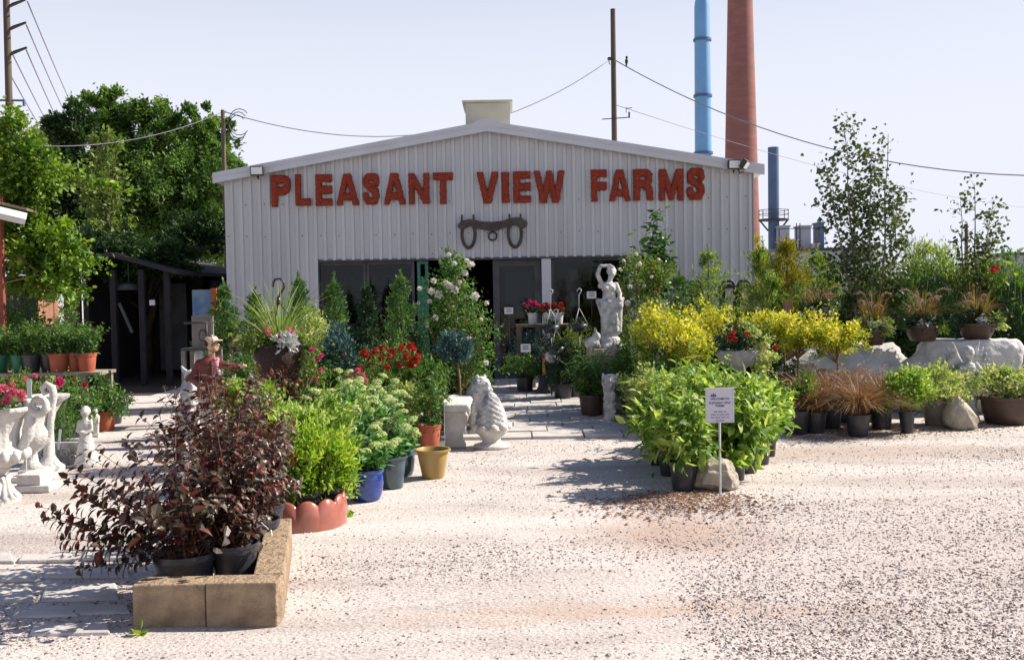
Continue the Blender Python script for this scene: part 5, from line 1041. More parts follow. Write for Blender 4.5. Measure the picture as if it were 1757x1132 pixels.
t = thing('herb_plant', 'fine leaved dark green herb growing in the carved trough', 'potted plant', (x - .02, Y, zt - .05)); fb, sb = B(), B(); tips = shoots(sb, fb, 26, .5, .2, .035, 16, .15, 0, wr=.3, start=.1, sr=.003, pair=True, rich=False); sb.build('stem', 'gstem', t); crown(fb, (0, 0, .22), (.2, .12, .17), 30, 40, .03, .3, .3, .35, .8); fb.build('foliage', 'f_mid', t)
t = thing('plant_label', 'short white plant tag stuck in the carved trough', 'plant tag', (X(101, 9.62, 745), 9.6, zt - .07)); b = B(); b.box(-.012, -.0015, 0, .012, .0015, .2); b.build('tag', 'card', t).rotation_euler.y = .12
# white maiden and pair of small figures
def maiden(t, h, m='white', vox=.012):
    k = h / .5
    sculpt('body', [('l', (0, 0, 0), [(.1 * k, 0), (.1 * k, .03 * k), (.085 * k, .05 * k), (.075 * k, .12 * k), (.06 * k, .2 * k), (.045 * k, .27 * k), (.035 * k, .3 * k), (.0001, .31 * k)]), ('e', (0, 0, .33 * k), (.05 * k, .035 * k, .07 * k)), ('c', (0, 0, .36 * k), (0, 0, .42 * k), .02 * k, .02 * k), ('e', (0, -.005 * k, .45 * k), (.034 * k, .036 * k, .042 * k)), ('e', (0, .012 * k, .46 * k), (.042 * k, .038 * k, .045 * k)), ('e', (0, -.04 * k, .445 * k), (.008 * k, .01 * k, .009 * k)),
        ('c', (-.045 * k, 0, .375 * k), (-.06 * k, -.02 * k, .3 * k), .018 * k, .015 * k), ('c', (-.06 * k, -.02 * k, .3 * k), (-.01 * k, -.05 * k, .29 * k), .014 * k, .012 * k), ('c', (.045 * k, 0, .375 * k), (.06 * k, -.02 * k, .3 * k), .018 * k, .015 * k), ('c', (.06 * k, -.02 * k, .3 * k), (.01 * k, -.055 * k, .28 * k), .014 * k, .012 * k)] +
        [('c', (.08 * k * math.cos(a), .08 * k * math.sin(a), .04 * k), (.035 * k * math.cos(a), .035 * k * math.sin(a), .26 * k), .014 * k, .008 * k) for a in np.linspace(0, 5.6, 10)], m, t, vox, 2)
t = thing('stone_maiden', 'white statue of a girl in a long pleated dress beside the carved trough', 'statue', (X(143, 9.5, 740), 9.55, 0)); maiden(t, Z(143, 697, 9.55))
Y = 11.6
for i, (px, lb) in enumerate(((150, 'left of two small white figures before the terracotta coloured pot'), (160, 'right of two small white figures, touching the terracotta coloured pot'))):
    x = X(px, Y, 720); t = thing('stone_figure', lb, 'statue', (x, Y + .05 * i, 0), group='pair of small white figures'); z = Z(px, 698 + i * 2, Y)
    sculpt('body', [('b', (-.05, -.05, 0, .05, .05, .03)), ('c', (-.02, 0, .03), (-.02, 0, z * .45), .02, .028), ('c', (.02, 0, .03), (.02, 0, z * .45), .02, .028), ('c', (0, 0, z * .45), (0, 0, z * .7), .04, .042), ('e', (0, 0, z * .88), (.035, .036, .042)), ('c', (0, 0, z * .72), (0, 0, z * .85), .02, .02), ('c', (-.045, 0, z * .7), (-.05, -.03, z * .48), .015, .012), ('c', (.045, 0, z * .7), (.05, -.03, z * .48), .015, .012), ('e', (0, -.036, z * .87), (.007, .008, .008))], 'white', t, .01, 1)
Y = 12.2; x = X(176, Y, 720); t = shrub('potted_shrub', 'green bush in a terracotta coloured pot under the right end of the plank bench', 'potted plant', 178, 640, Y, 70, 'f_mid', 'terra', ph=.24, pr=.13, n=46, per=44, ls=.04, hb=.15)
shrub('leafy_bush', 'green bush at the right foot of the plank bench by the dark shed', 'shrub', 190, 662, 12.9, 60, 'f_mid', n=34, per=44, ls=.042, hb=.1)
t = shrub('flowering_bush', 'green bush with pink rose blooms under the plank bench', 'shrub', 115, 648, 11.5, 110, 'f_mid', n=60, per=48, ls=.042, hb=.15)
for (a, c, r_) in ((103, 655, .06), (145, 660, .035), (128, 652, .025)): bloom_at(t, 'f_magenta' if a < 120 else 'f_red', a, c, 11.1, r_, n=44)
t = shrub('flowering_bush', 'pale green bush with faint pink blooms behind the scroll handled urn', 'shrub', 45, 642, 11.2, 100, 'f_olive', n=50, per=48, ls=.042, hb=.15)
for (a, c) in ((60, 645), (44, 650), (22, 660)): bloom_at(t, 'f_pink', a, c, 10.8, .032, n=44)
# plank bench with pots
Y = 12.5; z = Z(90, 637, Y); x0, x1 = X(-60, Y, 640), X(186, Y, 640); t = thing('plank_bench', 'weathered plank bench carrying a row of tomato like plants at the left', 'bench', ((x0 + x1) / 2, Y, 0)); hw = (x1 - x0) / 2
for k in range(3): b = B(); b.box(-hw + .02 * k, -.25 + .17 * k, z - .04, hw - .03 * (k % 2), -.09 + .17 * k, z); b.build('plank', 'greywood', t, bevel=.004)
for (a, c) in ((-hw + .1, -.2), (hw - .22, -.2), (hw - .06, .18), (0, .18), (0, -.2)): b = B(); b.box(a - .035, c - .03, 0, a + .035, c + .03, z - .041); b.build('leg', 'greywood', t)
for (px, pm, wpx, pt, w_, lb) in ((-2, 'greenpot', 36, 555, 60, 'plant in a green pot at the left edge of the plank bench'), (32, 'greenpot', 26, 560, 60, 'second plant, in a green pot, on the plank bench'), (55, 'black', 32, 548, 66, 'plant in a black pot, just right of the green pots on the plank bench'), (80, 'black', 30, 552, 60, 'second black potted plant in the middle of the plank bench'), (103, 'terra', 34, 540, 70, 'tall plant in a wide terracotta coloured pot on the plank bench'), (127, 'terra', 24, 560, 50, 'plant in the small terracotta coloured pot between two larger ones on the bench'), (152, 'terra', 32, 548, 60, 'plant in the rightmost terracotta coloured pot on the plank bench')):
    x = X(px, Y - .05, 620); t = thing('tomato_plant', lb, 'potted plant', (x, Y - .05 + rng.normal() * .05, z), group='potted plants on the plank bench'); pr_ = wpx * Y / F / 2; ph = .22 if pm != 'terra' else .23; pot(t, pm, pr_, ph)
    fb, sb = B(), B(); h = Z(px, pt, Y) - z - ph; shoots(sb, fb, 14, h, w_ * Y / F / 2, .055, 10, pr_ * .4, ph * .85, wr=.5, start=.1, sr=.004, bend=.3, droop=.25); crown(fb, (0, 0, ph + h * .45), (w_ * Y / F / 2.2, w_ * Y / F / 2.4, h * .45), 20, 34, .04, .35, .3, .5, .2); sb.build('stem', 'gstem', t); fb.build('foliage', 'f_mid', t)
shrub('leafy_bush', 'bushy green plant filling the left edge behind the plank bench', 'shrub', 20, 520, 13.2, 130, 'f_mid', n=70, per=50, ls=.05, hb=.6, pm=None)
shrub('leafy_bush', 'green bush behind the plank bench below the wooden hut', 'shrub', 110, 535, 13.4, 80, 'f_mid', n=50, per=50, ls=.05, hb=.5, pm=None)
# ---------------------------------------------------------------- jockey statue
Y = 10.9; x = X(360, Y, 640); K = (Z(365, 572, Y)) / 1.2
t = thing('jockey_statue', 'painted lawn jockey statue in a red brown coat and pale cap, one arm held out', 'statue', (x, Y, 0))
def kk(l): return [tuple([q[0]] + [tuple(v * K for v in e) if isinstance(e, tuple) and q[0] != 'e' or (isinstance(e, tuple) and i == 0) or (isinstance(e, tuple) and i == 1) else (e * K if isinstance(e, (int, float)) else e) for i, e in enumerate(q[1:])]) for q in l]
sculpt('body', kk([('c', (.0, 0, .6), (.02, 0, .93), .06, .035), ('c', (.02, 0, .93), (.03, 0, 1.02), .035, .035), ('c', (.0, -.01, .86), (.22, -.04, .85), .03, .024), ('c', (.22, -.04, .85), (.36, -.045, .842), .022, .016), ('c', (.0, -.01, .86), (-.17, -.06, .72), .03, .026), ('c', (-.17, -.06, .72), (-.06, -.14, .66), .024, .02), ('e', (.035, -.005, 1.09), (.062, .066, .085)), ('e', (.1, -.012, 1.075), (.02, .014, .016)), ('e', (.085, -.01, 1.045), (.025, .022, .012)), ('e', (.075, -.01, 1.025), (.025, .03, .02)), ('e', (.025, -.07, 1.085), (.014, .01, .022)),
    ('c', (.33, -.04, .84), (.38, -.05, .845), .022, .02), ('c', (.38, -.05, .845), (.41, -.05, .86), .009, .008), ('c', (.38, -.06, .845), (.415, -.07, .845), .009, .008), ('c', (.375, -.04, .84), (.41, -.035, .835), .009, .008), ('c', (.36, -.045, .85), (.38, -.06, .875), .009, .008), ('c', (.38, -.03, .85), (.405, -.02, .85), .008, .007),
    ('e', (-.06, -.14, .66), (.03, .025, .03)), ('c', (-.05, -.155, .66), (-.01, -.165, .655), .01, .008), ('c', (-.05, -.15, .645), (-.012, -.16, .638), .01, .008), ('c', (-.055, -.145, .63), (-.02, -.155, .622), .01, .008), ('c', (-.05, -.14, .615), (-.025, -.15, .606), .009, .007), ('c', (-.06, -.15, .68), (-.04, -.165, .7), .01, .008)]), 'skin', t, .0075, 1)
sculpt('coat', kk([('e', (-.01, 0, .83), (.12, .11, .13)), ('e', (-.01, 0, .72), (.11, .1, .12)), ('l', (-.01, 0, .52), [(.0001, .0), (.15, .0), (.14, .05), (.115, .16), (.0001, .2)]), ('c', (.08, -.03, .88), (.22, -.04, .85), .055, .042), ('c', (.22, -.04, .85), (.32, -.045, .84), .042, .034), ('c', (-.1, -.02, .87), (-.17, -.06, .72), .058, .048), ('c', (-.17, -.06, .72), (-.085, -.13, .66), .046, .034), ('e', (.0, 0, .92), (.07, .065, .04))]), 'redcoat', t, .009, 2)
sculpt('shirt_front', kk([('e', (.085, -.04, .86), (.055, .07, .09)), ('e', (.09, -.05, .74), (.04, .06, .06))]), 'pinkcloth', t, .009, 1, disp=(40, .006))
sculpt('trousers', kk([('c', (-.05, 0, .55), (-.06, -.02, .3), .085, .06), ('c', (.05, 0, .55), (.08, -.03, .3), .085, .06), ('c', (-.06, -.02, .3), (-.06, 0, .14), .05, .035), ('c', (.08, -.03, .3), (.08, 0, .14), .05, .035)]), 'trouser', t, .01, 2)
sculpt('boots', kk([('c', (-.06, 0, .2), (-.06, 0, .07), .045, .04), ('c', (.08, 0, .2), (.08, 0, .07), .045, .04), ('c', (-.06, 0, .06), (.02, -.03, .055), .035, .028), ('c', (.08, 0, .06), (.17, -.03, .055), .035, .028), ('b', (-.16, -.12, 0, .22, .12, .04))]), 'black', t, .01, 1)
sculpt('cap', kk([('e', (.025, 0, 1.125), (.075, .078, .06)), ('e', (.105, -.01, 1.125), (.05, .05, .01))]), mat('cream cap paint', (.62, .5, .36), (.5, .38, .26), 12, .5), t, .007, 1)
sculpt('hair', kk([('e', (-.015, -.01, 1.1), (.045, .07, .05))]), 'hook', t, .007, 1)
b = B(); b.ell((.075 * K, -.05 * K, 1.092 * K), (.008, .006, .007)); b.ell((.088 * K, .03 * K, 1.092 * K), (.006, .006, .007)); b.build('eyes', 'black', t, True)
# table and pots behind the jockey
Y = 12.6; x = X(348, Y, 600); t = thing('plant_stand', 'dark topped table with pale legs behind the jockey statue', 'table', (x, Y, 0)); z = Z(345, 596, Y)
b = B(); b.box(-.22, -.2, z - .03, .2, .2, z); b.build('top', 'iron', t)
for (a, c) in ((-.19, -.17), (.17, -.17), (.17, .17), (-.19, .17)): b = B(); b.box(a - .025, c - .025, 0, a + .025, c + .025, z - .031); b.build('leg', 'greypot', t)
b = B(); b.box(-.15, .05, z + .001, .12, .09, z + .4); tag(b.build('metal_sheet', 'greypot', loc=(x, Y, 0)), 'pale streaked sheet standing on the table behind the jockey statue', 'sheet')
t = thing('iron_bracket', 'black iron plant bracket with a curl standing on the dark topped table', 'bracket', (x + .1, Y - .15, z)); b = B(); h = Z(345, 553, Y) - z; b.tube([(0, 0, 0), (0, 0, h), (-.28, 0, h)], .016, 6); b.tube([(-.05 + .045 * math.cos(q), 0, h * .5 + .07 * math.sin(q)) for q in np.linspace(0, 6.28, 16)], .01, 5); b.tube([(.0, 0, h * .35), (.06, 0, h * .42), (.09, 0, h * .36), (.07, 0, h * .3)], .01, 5); b.build('bracket', 'iron', t, True)
t = thing('garden_ornament', 'grey and white rabbit shaped stone ornament at the left of the jockey statue', 'statue', (X(324, 11.4, 660), 11.4, 0)); z = Z(324, 630, 11.4)
sculpt('body', [('b', (-.13, -.12, 0, .13, .12, z - .5)), ('e', (0, 0, z - .32), (.1, .12, .2)), ('e', (.05, -.03, z - .1), (.09, .08, .08)), ('c', (-.03, 0, z - .06), (-.08, .02, z + .0), .03, .02), ('c', (.03, -.08, z - .45), (.05, -.07, z - .2), .035, .04)], 'white2', t, .013, 2, disp=(25, .01))
b = B(); b.box(0, 0, 0, 1.2, .5, .02); tag(b.build('pale_step', 'paver', loc=(X(205, 14.6, 680), 14.4, 0.0)), 'thin pale slab on the ground before the dark shed', 'slab')
# ================================================================ right side
# limestone boulders forming the terrace
Y = 12.9
def boulder(px0, px1, pt, Y, label, seed, dy=.5, m='rock', name='boulder', cuts=8, am=.05, power=.42, flat=True, group=None):
    x0, x1 = X(px0, Y, pt + 30), X(px1, Y, pt + 30); h = Z((px0 + px1) / 2, pt, Y)
    o = rock(name, m, ((x1 - x0) / 2 * 1.04, dy, h / 1.72, power), cuts, seed, am=am, flat=[(Vector((0, 0, 1)), .86)] if flat else [], lim=.85)
    V = [v.co.z for v in o.data.vertices]; k = h / max(V)
    for v in o.data.vertices: v.co.z *= k
    o.location = ((x0 + x1) / 2, Y + dy * .2, 0); return tag(o, label, 'boulder', group)
g = 'limestone boulders of the terrace'
boulder(1338, 1552, 588, 12.9, 'long rough white limestone boulder under the golden standards, left one of the terrace', 4, group=g, cuts=14)
boulder(1553, 1742, 578, 12.8, 'large smooth topped white limestone boulder at the right, behind the angel statue', 11, group=g)
boulder(1745, 1850, 600, 13.2, 'dark shaded boulder running out at the right edge', 21, m='rockwarm', group=g)
o = boulder(1622, 1684, 678, 11.15, 'upright pointed buff boulder in front of the angel statue', 31, dy=.22, m='rockwarm', power=1.0, flat=False, cuts=7)
for v in o.data.vertices:
    k = max(0, v.co.z / .4); v.co.x *= 1.12 - .85 * min(1, k) ** 1.1; v.co.x -= .07 * k; v.co.y *= 1.1 - .7 * min(1, k)
o = boulder(1194, 1268, 784, 7.95, 'buff rough boulder with a pale edge at the foot of the small white sign', 33, dy=.16, m='rockwarm', power=.75, flat=False, cuts=12, am=.075)
for v in o.data.vertices:
    k = max(0, v.co.z / .3); v.co.x *= 1.12 - .45 * min(1, k) ** 1.5
def terr(px, pt, Y, wpx, label, pwpx, zb, kind=0):
    s = Y / F; x = X(px, Y, pt + 60); t = thing('grass_planter', label, 'potted plant', (x, Y, zb), group='brown bowls of fountain grass on the boulders'); pr_ = pwpx * s / 2; ph = .2; pot(t, 'brownpot', pr_, ph, pr_ * .68, 'bowl'); pb0 = 0
    b = B(); h = Z(px, pt, Y) - zb - ph; blades(b, 300, h * .8, wpx * s / 2 * .9, .006, pr_ * .4, ph * .85, droop=.8, hv=.75); b.build('blades', 'f_dbronze', t)
    pb = B()
    for i in range(11):
        a = rng.random() * 6.28; sp = wpx * s / 2 * (.15 + .9 * rng.random()); hh = h * (.65 + .5 * rng.random()); pts = [Vector((math.cos(a) * sp * (k / 8) ** 1.7, math.sin(a) * sp * (k / 8) ** 1.7, ph * .9 + hh * (k / 8 * 1.2 - .5 * (k / 8) ** 3.2))) for k in range(9)]; pb.tube(pts, .0025, 3, cap=False)
        for k in range(5, 8): m_ = 22; tt = rng.random((m_, 1)); P = np.array(pts[k]) * (1 - tt) + np.array(pts[k + 1]) * tt; d = np.array(pts[k + 1] - pts[k]); d = d / np.linalg.norm(d); leaves(pb, P, rdir(m_) * .8 + d, rdir(m_), .03, .008)
    pb.build('plumes', 'f_tan', t)
    b = B(); crown(b, (0, 0, ph + .05), (pr_ * 1.3, pr_ * 1.1, .11), 34, 30, .045, .3, .4, .7, .3); b.build('filler_foliage', 'f_var' if kind == 1 else 'f_cond', t)
    b = B(); crown(b, (pr_ * .8, -.08, ph - .0), (.1, .12, .1), 12, 26, .045, .35, .4, .7, -.1); b.build('trailing_foliage', 'f_lime' if kind == 2 else 'f_var', t)
    b = B(); crown(b, (-pr_ * .1, -.12, ph + .04), (.1, .08, .05), 6, 20, .045, .35, .4, .6, .3); b.build('silver_foliage', 'f_silver', t)
    return t
zt1, zt2 = Z(1450, 592, 12.9) * .985, Z(1650, 580, 12.8) * .985
terr(1497, 482, 12.8, 90, 'brown bowl with tall tan plumed grass on the left boulder', 48, Z(1497, 592, 12.8), 1)
terr(1583, 478, 12.75, 100, 'brown bowl of bronze grass with a yellow green trailing leaf, middle of the three', 58, Z(1583, 585, 12.75), 2)
terr(1676, 478, 12.7, 90, 'brown bowl of bronze grass nearest the right edge, on the smooth boulder', 62, Z(1676, 581, 12.7), 0)
terr(1405, 480, 13.4, 90, 'bronze plumed grass half hidden behind the golden standards', 44, Z(1405, 560, 13.4), 0)
# angel
Y = 11.75; x = X(1662, Y, 650); h = Z(1662, 588, Y); t = thing('angel_statue', 'pale weathered angel statue with raised wings before the smooth boulder', 'statue', (x, Y, 0)); k = h / 1.0
sculpt('body', [('l', (0, 0, 0), [(.13, 0), (.12, .06), (.09, .1), (.09, .2), (.1, .3), (.08, .42), (.07, .5), (.0001, .52)]), ('e', (0, 0, .6 * k), (.1, .08, .16)), ('c', (0, 0, .7 * k), (0, 0, .82 * k), .035, .035), ('e', (0, -.02, .87 * k), (.06, .06, .075)), ('e', (0, .01, .89 * k), (.07, .06, .07)), ('c', (-.09, 0, .72 * k), (-.14, -.06, .58 * k), .035, .03), ('c', (-.14, -.06, .58 * k), (-.03, -.12, .62 * k), .03, .024), ('c', (.09, 0, .72 * k), (.15, -.06, .6 * k), .035, .03), ('c', (.15, -.06, .6 * k), (.04, -.12, .64 * k), .03, .024), ('e', (0, -.08, .87 * k), (.012, .015, .014))] + [('c', (.08 * math.cos(a), .07 * math.sin(a), .1), (.05 * math.cos(a), .04 * math.sin(a), .5), .025, .015) for a in np.linspace(0, 5.5, 8)], 'white2', t, .009, 1, disp=(30, .008))
for sg_ in (-1, 1):
    sculpt('wing', [('e', (sg_ * (.1 + .03 * i), .08, (.72 - .02 * i + .0) * k + (.1 - .02 * i)), (.03, .02, .2 - .02 * i), (0, sg_ * (.35 + .16 * i), 0)) for i in range(5)] + [('c', (sg_ * .03, .07, .68 * k), (sg_ * .12, .08, .86 * k), .03, .025)], 'white2', t, .012, 1)
# front right plant row on the gravel
g = 'bronze grasses in black pots'
for (px, Y, w_, pt, lb) in ((1385, 11.5, 170, 628, 'leftmost bronze grass of the low row before the white boulder'), (1425, 11.4, 210, 622, 'second bronze grass of the low row before the white boulder'), (1472, 10.75, 180, 634, 'bronze grass in the black pot standing out at the row front'), (1512, 11.3, 190, 628, 'rightmost bronze grass of the low row, beside the yellow green bush'), (1440, 11.9, 210, 620, 'bronze grass behind the low row under the long boulder'), (1398, 11.05, 170, 642, 'low sprawling bronze grass at the front of the low row'), (1490, 11.9, 200, 624, 'bronze grass at the back of the low row beside the yellow green bush')):
    grassy('bronze_grass', lb, px, pt, Y, w_, 820, ph=.24, pr=.13, group=g, plumes=10, wd=.0075, droop=1.0, smin=.3)
shrub('feathery_shrub', 'reddish green wispy bush at the left end of the bronze grasses', 'shrub', 1366, 640, 11.0, 60, 'f_olive', n=26, per=40, ls=.045, hb=.2)
shrub('golden_shrub', 'yellow green bush in a slim grey black pot right of the bronze grasses', 'shrub', 1556, 630, 10.95, 92, 'f_lime', n=60, per=50, ls=.04, hb=.3, ph=.24, pr=.085)
shrub('variegated_bush', 'cream edged bush in a broad grey pot behind the pointed boulder', 'shrub', 1612, 626, 11.5, 110, 'f_var', 'greypot', 'cone', .3, .2, n=64, per=50, ls=.042, hb=.28)
shrub('variegated_bush', 'cream edged bush in a brown pot at the right edge, below the boulder', 'shrub', 1728, 630, 11.6, 110, 'f_var', 'brownpot', 'bowl', .32, .3, n=70, per=50, ls=.042, hb=.33, sx=.7)
shrub('variegated_bush', 'cream edged bush running out of frame at the right edge', 'shrub', 1800, 632, 11.8, 100, 'f_var', 'brownpot', 'bowl', .3, .26, n=50, per=50, ls=.042, hb=.3)
# golden standards and shrubs
def golden(px, pt, pb, Y, wpx, label, std=True, n=80, lm='f_yellow'):
    s = Y / F; x = X(px, Y, (pt + pb) / 2); t = thing('golden_shrub', label, 'shrub', (x, Y, 0), group='golden leaved shrubs'); pot(t, 'black', .15, .28); z1, z0 = Z(px, pt + 6, Y), Z(px, pb - 4, Y); zc = (z1 + z0) / 2
    fb, sb = B(), B(); rx = wpx * s / 2 * .95; C = crown(fb, (0, 0, zc), (rx, rx * .8, (z1 - z0) / 2), int(n * .75), 50, .042, .26, .5, .6, .35, lump=.3)
    sb.tube([(0, 0, .24), (.01, 0, zc * .6), (0, 0, zc)], [.016, .013, .012], 6)
    for q in C[::8]: sb.tube([(0, 0, zc * .7), tuple(q)], [.008, .003], 4, cap=False)
    sb.build('trunk', 'stem', t); fb.build('foliage', lm, t)
golden(1145, 535, 615, 12.2, 120, 'golden leaved shrub right of the white woman statue, leftmost of the golden ones', n=110)
golden(1118, 518, 590, 12.6, 60, 'small peak of golden leaves rising next to the woman statue', n=40)
golden(1215, 518, 600, 12.8, 110, 'golden leaved shrub under the grey stands by the siding', n=90)
golden(1185, 570, 622, 11.8, 90, 'lower golden shrub between the lime plants and the flower urn', n=60)
golden(1305, 530, 575, 12.9, 90, 'golden shrub behind the red flower urn', n=56)
golden(1368, 535, 605, 12.2, 110, 'golden ball on a bare stem, left standard before the long boulder', n=110)
golden(1436, 548, 612, 12.0, 90, 'golden ball on a bare stem, right standard before the long boulder', n=90)
golden(1345, 560, 590, 12.7, 60, 'golden tuft at the left end of the long boulder', n=30)
# flower urn on pedestal
Y = 11.2; s = Y / F; x = X(1268, Y, 620); z1, z0 = Z(1268, 600, Y), Z(1268, 650, Y); t = thing('flower_urn', 'grey fluted urn with a lobed bowl on a pedestal behind the lime plants', 'urn', (x, Y, 0))
b = B(); b.lathe([(.0001, z0), (.07, z0), (.06, z0 + .06), (.05, z0 + .1), (.1, z0 + .14), (.2, z0 + .19), (.24, z1 - .06), (.235, z1 - .03), (.255, z1), (.23, z1), (.0001, z1 - .02)], 60, (0, 0, 0), .025, 20); b.build('bowl', 'greystone', t, True); b = B(); b.box(-.14, -.14, 0, .14, .14, .08); b.box(-.1, -.1, .08, .1, .1, z0 - .05); b.box(-.13, -.13, z0 - .05, .13, .13, z0); b.build('pedestal', 'greystone', t, bevel=.006)
t = thing('urn_flowers', 'mixed planting with red flowers and pale trailing ivy in the fluted urn', 'flowers', (x, Y, z1 - .03)); b = B(); crown(b, (0, 0, .12), (.27, .22, .15), 44, 40, .038, .3, .3, .6, .3); b.build('foliage', 'f_cond', t)
b = B(); crown(b, (.26, -.05, -.02), (.13, .14, .24), 34, 34, .035, .35, .4, .8, -.2); crown(b, (.12, -.1, .2), (.2, .1, .12), 14, 30, .035, .35, .4, .8, .1); b.build('trailing_ivy', 'f_var', t)
for (a, c) in ((1255, 576), (1262, 583), (1252, 582), (1281, 573), (1258, 570), (1331, 596)): bloom_at(t, 'f_red', a, c, Y - .25, .034)
# lime green broad leaved plants (front right clump)
g = 'lime green broad leaved shrubs in black pots'
def lime(px, py, Y, wpx, pt, label, pr=.12, n=16):
    s = Y / F; x = X(px, Y, py); t = thing('broadleaf_shrub', label, 'shrub', (x, Y, 0), group=g); ph = .235; pot(t, 'black', pr * .92, ph); h = Z(px, pt, Y) - ph * .85; fb, sb = B(), B()
    shoots(sb, fb, n, h, wpx * s / 2, .135, 7, pr * .4, ph * .85, wr=.42, start=.12, sr=.006, pair=True, bend=.4, leafup=.2, hv=.3, droop=.3, size_tip=.65)
    crown(fb, (0, 0, ph + h * .38), (wpx * s / 2 * .95, wpx * s / 2 * .85, h * .44), 30, 24, .1, .35, .4, .42, .1, True)
    sb.build('stem', 'gstem', t); fb.build('foliage', 'f_lime', t)
lime(1172, 820, 7.95, 110, 668, 'lime green shrub in the nearest black pot, left of the buff boulder', n=14)
lime(1150, 790, 8.6, 120, 655, 'lime green shrub at the shaded left side of the clump, second in the row')
lime(1262, 805, 8.35, 110, 690, 'lime green shrub in a black pot right behind the buff boulder', pr=.1)
lime(1284, 795, 8.7, 100, 665, 'lime green shrub in the second black pot right of the buff boulder', pr=.1)
lime(1303, 785, 9.1, 85, 660, 'lime green shrub in the wide black pot at the right side of the clump', pr=.115)
lime(1318, 775, 9.5, 70, 655, 'lime green shrub in the rightmost small black pot of the clump', pr=.09)
lime(1210, 790, 8.9, 130, 620, 'tall lime green shrub in the middle of the clump behind the sign')
lime(1165, 775, 9.4, 120, 612, 'tallest lime green shrub at the back left of the clump')
lime(1255, 775, 9.5, 120, 650, 'lime green shrub behind the sign at the back of the clump')
lime(1130, 760, 9.2, 90, 672, 'lime green shrub reaching over the path, left end of the clump', n=11)
lime(1308, 760, 10.0, 80, 655, 'lime green shrub at the back right of the clump beside the bronze grasses')
lime(1215, 760, 10.1, 120, 622, 'lime green shrub at the back of the clump under the golden shrubs')
# welcome sign
Y = 7.72; s = Y / F; c = at(1235, 695, Y); t = thing('welcome_sign', 'small white printed sign in a pale frame on a stake at the buff boulder', 'sign', (c.x, Y, 0)); wd, hh = 24.5 * s, 30 * s
b = B(); b.box(-wd + .008, -.004, c.z - hh + .008, wd - .008, .004, c.z + hh - .008); pan = b.build('panel', mat('white sign face', (.56, .56, .62), (.52, .52, .58), 3, .5), t)
b = B(); frame(b, -wd, wd, c.z - hh, c.z + hh, -.008, .009, .016); b.build('frame', 'white3', t)
b = B(); b.tube([(-.0, .012, -.02), (0, .012, c.z - hh + .02)], .009, 6); b.build('stake', 'white3', t)
def text(body, x, z, size, parent, y=-.0065, wmax=None, bold=0):
    cu = bpy.data.curves.new('lettering', 'FONT'); cu.body = body; cu.size = size; cu.align_x = 'CENTER'; cu.extrude = .0004; cu.offset = bold; o = bpy.data.objects.new('lettering', cu); COL.objects.link(o)
    dg = bpy.context.evaluated_depsgraph_get(); me = bpy.data.meshes.new_from_object(o.evaluated_get(dg)); bpy.data.objects.remove(o); o = bpy.data.objects.new('lettering', me); COL.objects.link(o); me.materials.append(M['print']); o.rotation_euler = (R(90), 0, 0); o.location = (x, y, z); o.parent = parent; return o
z0 = c.z + hh
for body, dz, sz in (('WELCOME TO', 20.5, 4.3), ('PLEASANT VIEW', 27.5, 4.4), ('FARMS', 32.5, 4.4)):
    text(body, 0, z0 - dz * s, sz * s * 1.15, pan, bold=.0003)
b = B()
for dz, ws in ((41, (6, 8, 4)), (46, (9, 3, 8, 7)), (51, (6, 9, 7, 5)), (56, (4, 8))):
    xx = -(sum(ws) + 1.6 * (len(ws) - 1)) / 2
    for w_ in ws: b.box(xx * s, -.0056, z0 - (dz + 1) * s, (xx + w_) * s, -.0045, z0 - (dz - .9) * s); xx += w_ + 1.6
b.build('fine_print', mat('faded ink', (.22, .21, .27), (.2, .19, .25), 3, .8), pan)
b = B()
for (a, h_) in ((-14, 4), (-11, 5.5), (-8, 4)): b.add([((a - 1.9) * s, -.0062, z0 - 14 * s), ((a + 1.9) * s, -.0062, z0 - 14 * s), (a * s, -.0062, z0 - (14 - h_) * s)], [[0, 1, 2]])
b.box(-16 * s, -.0063, z0 - 15 * s, -6 * s, -.0055, z0 - 13.6 * s); b.build('emblem', 'print', pan)
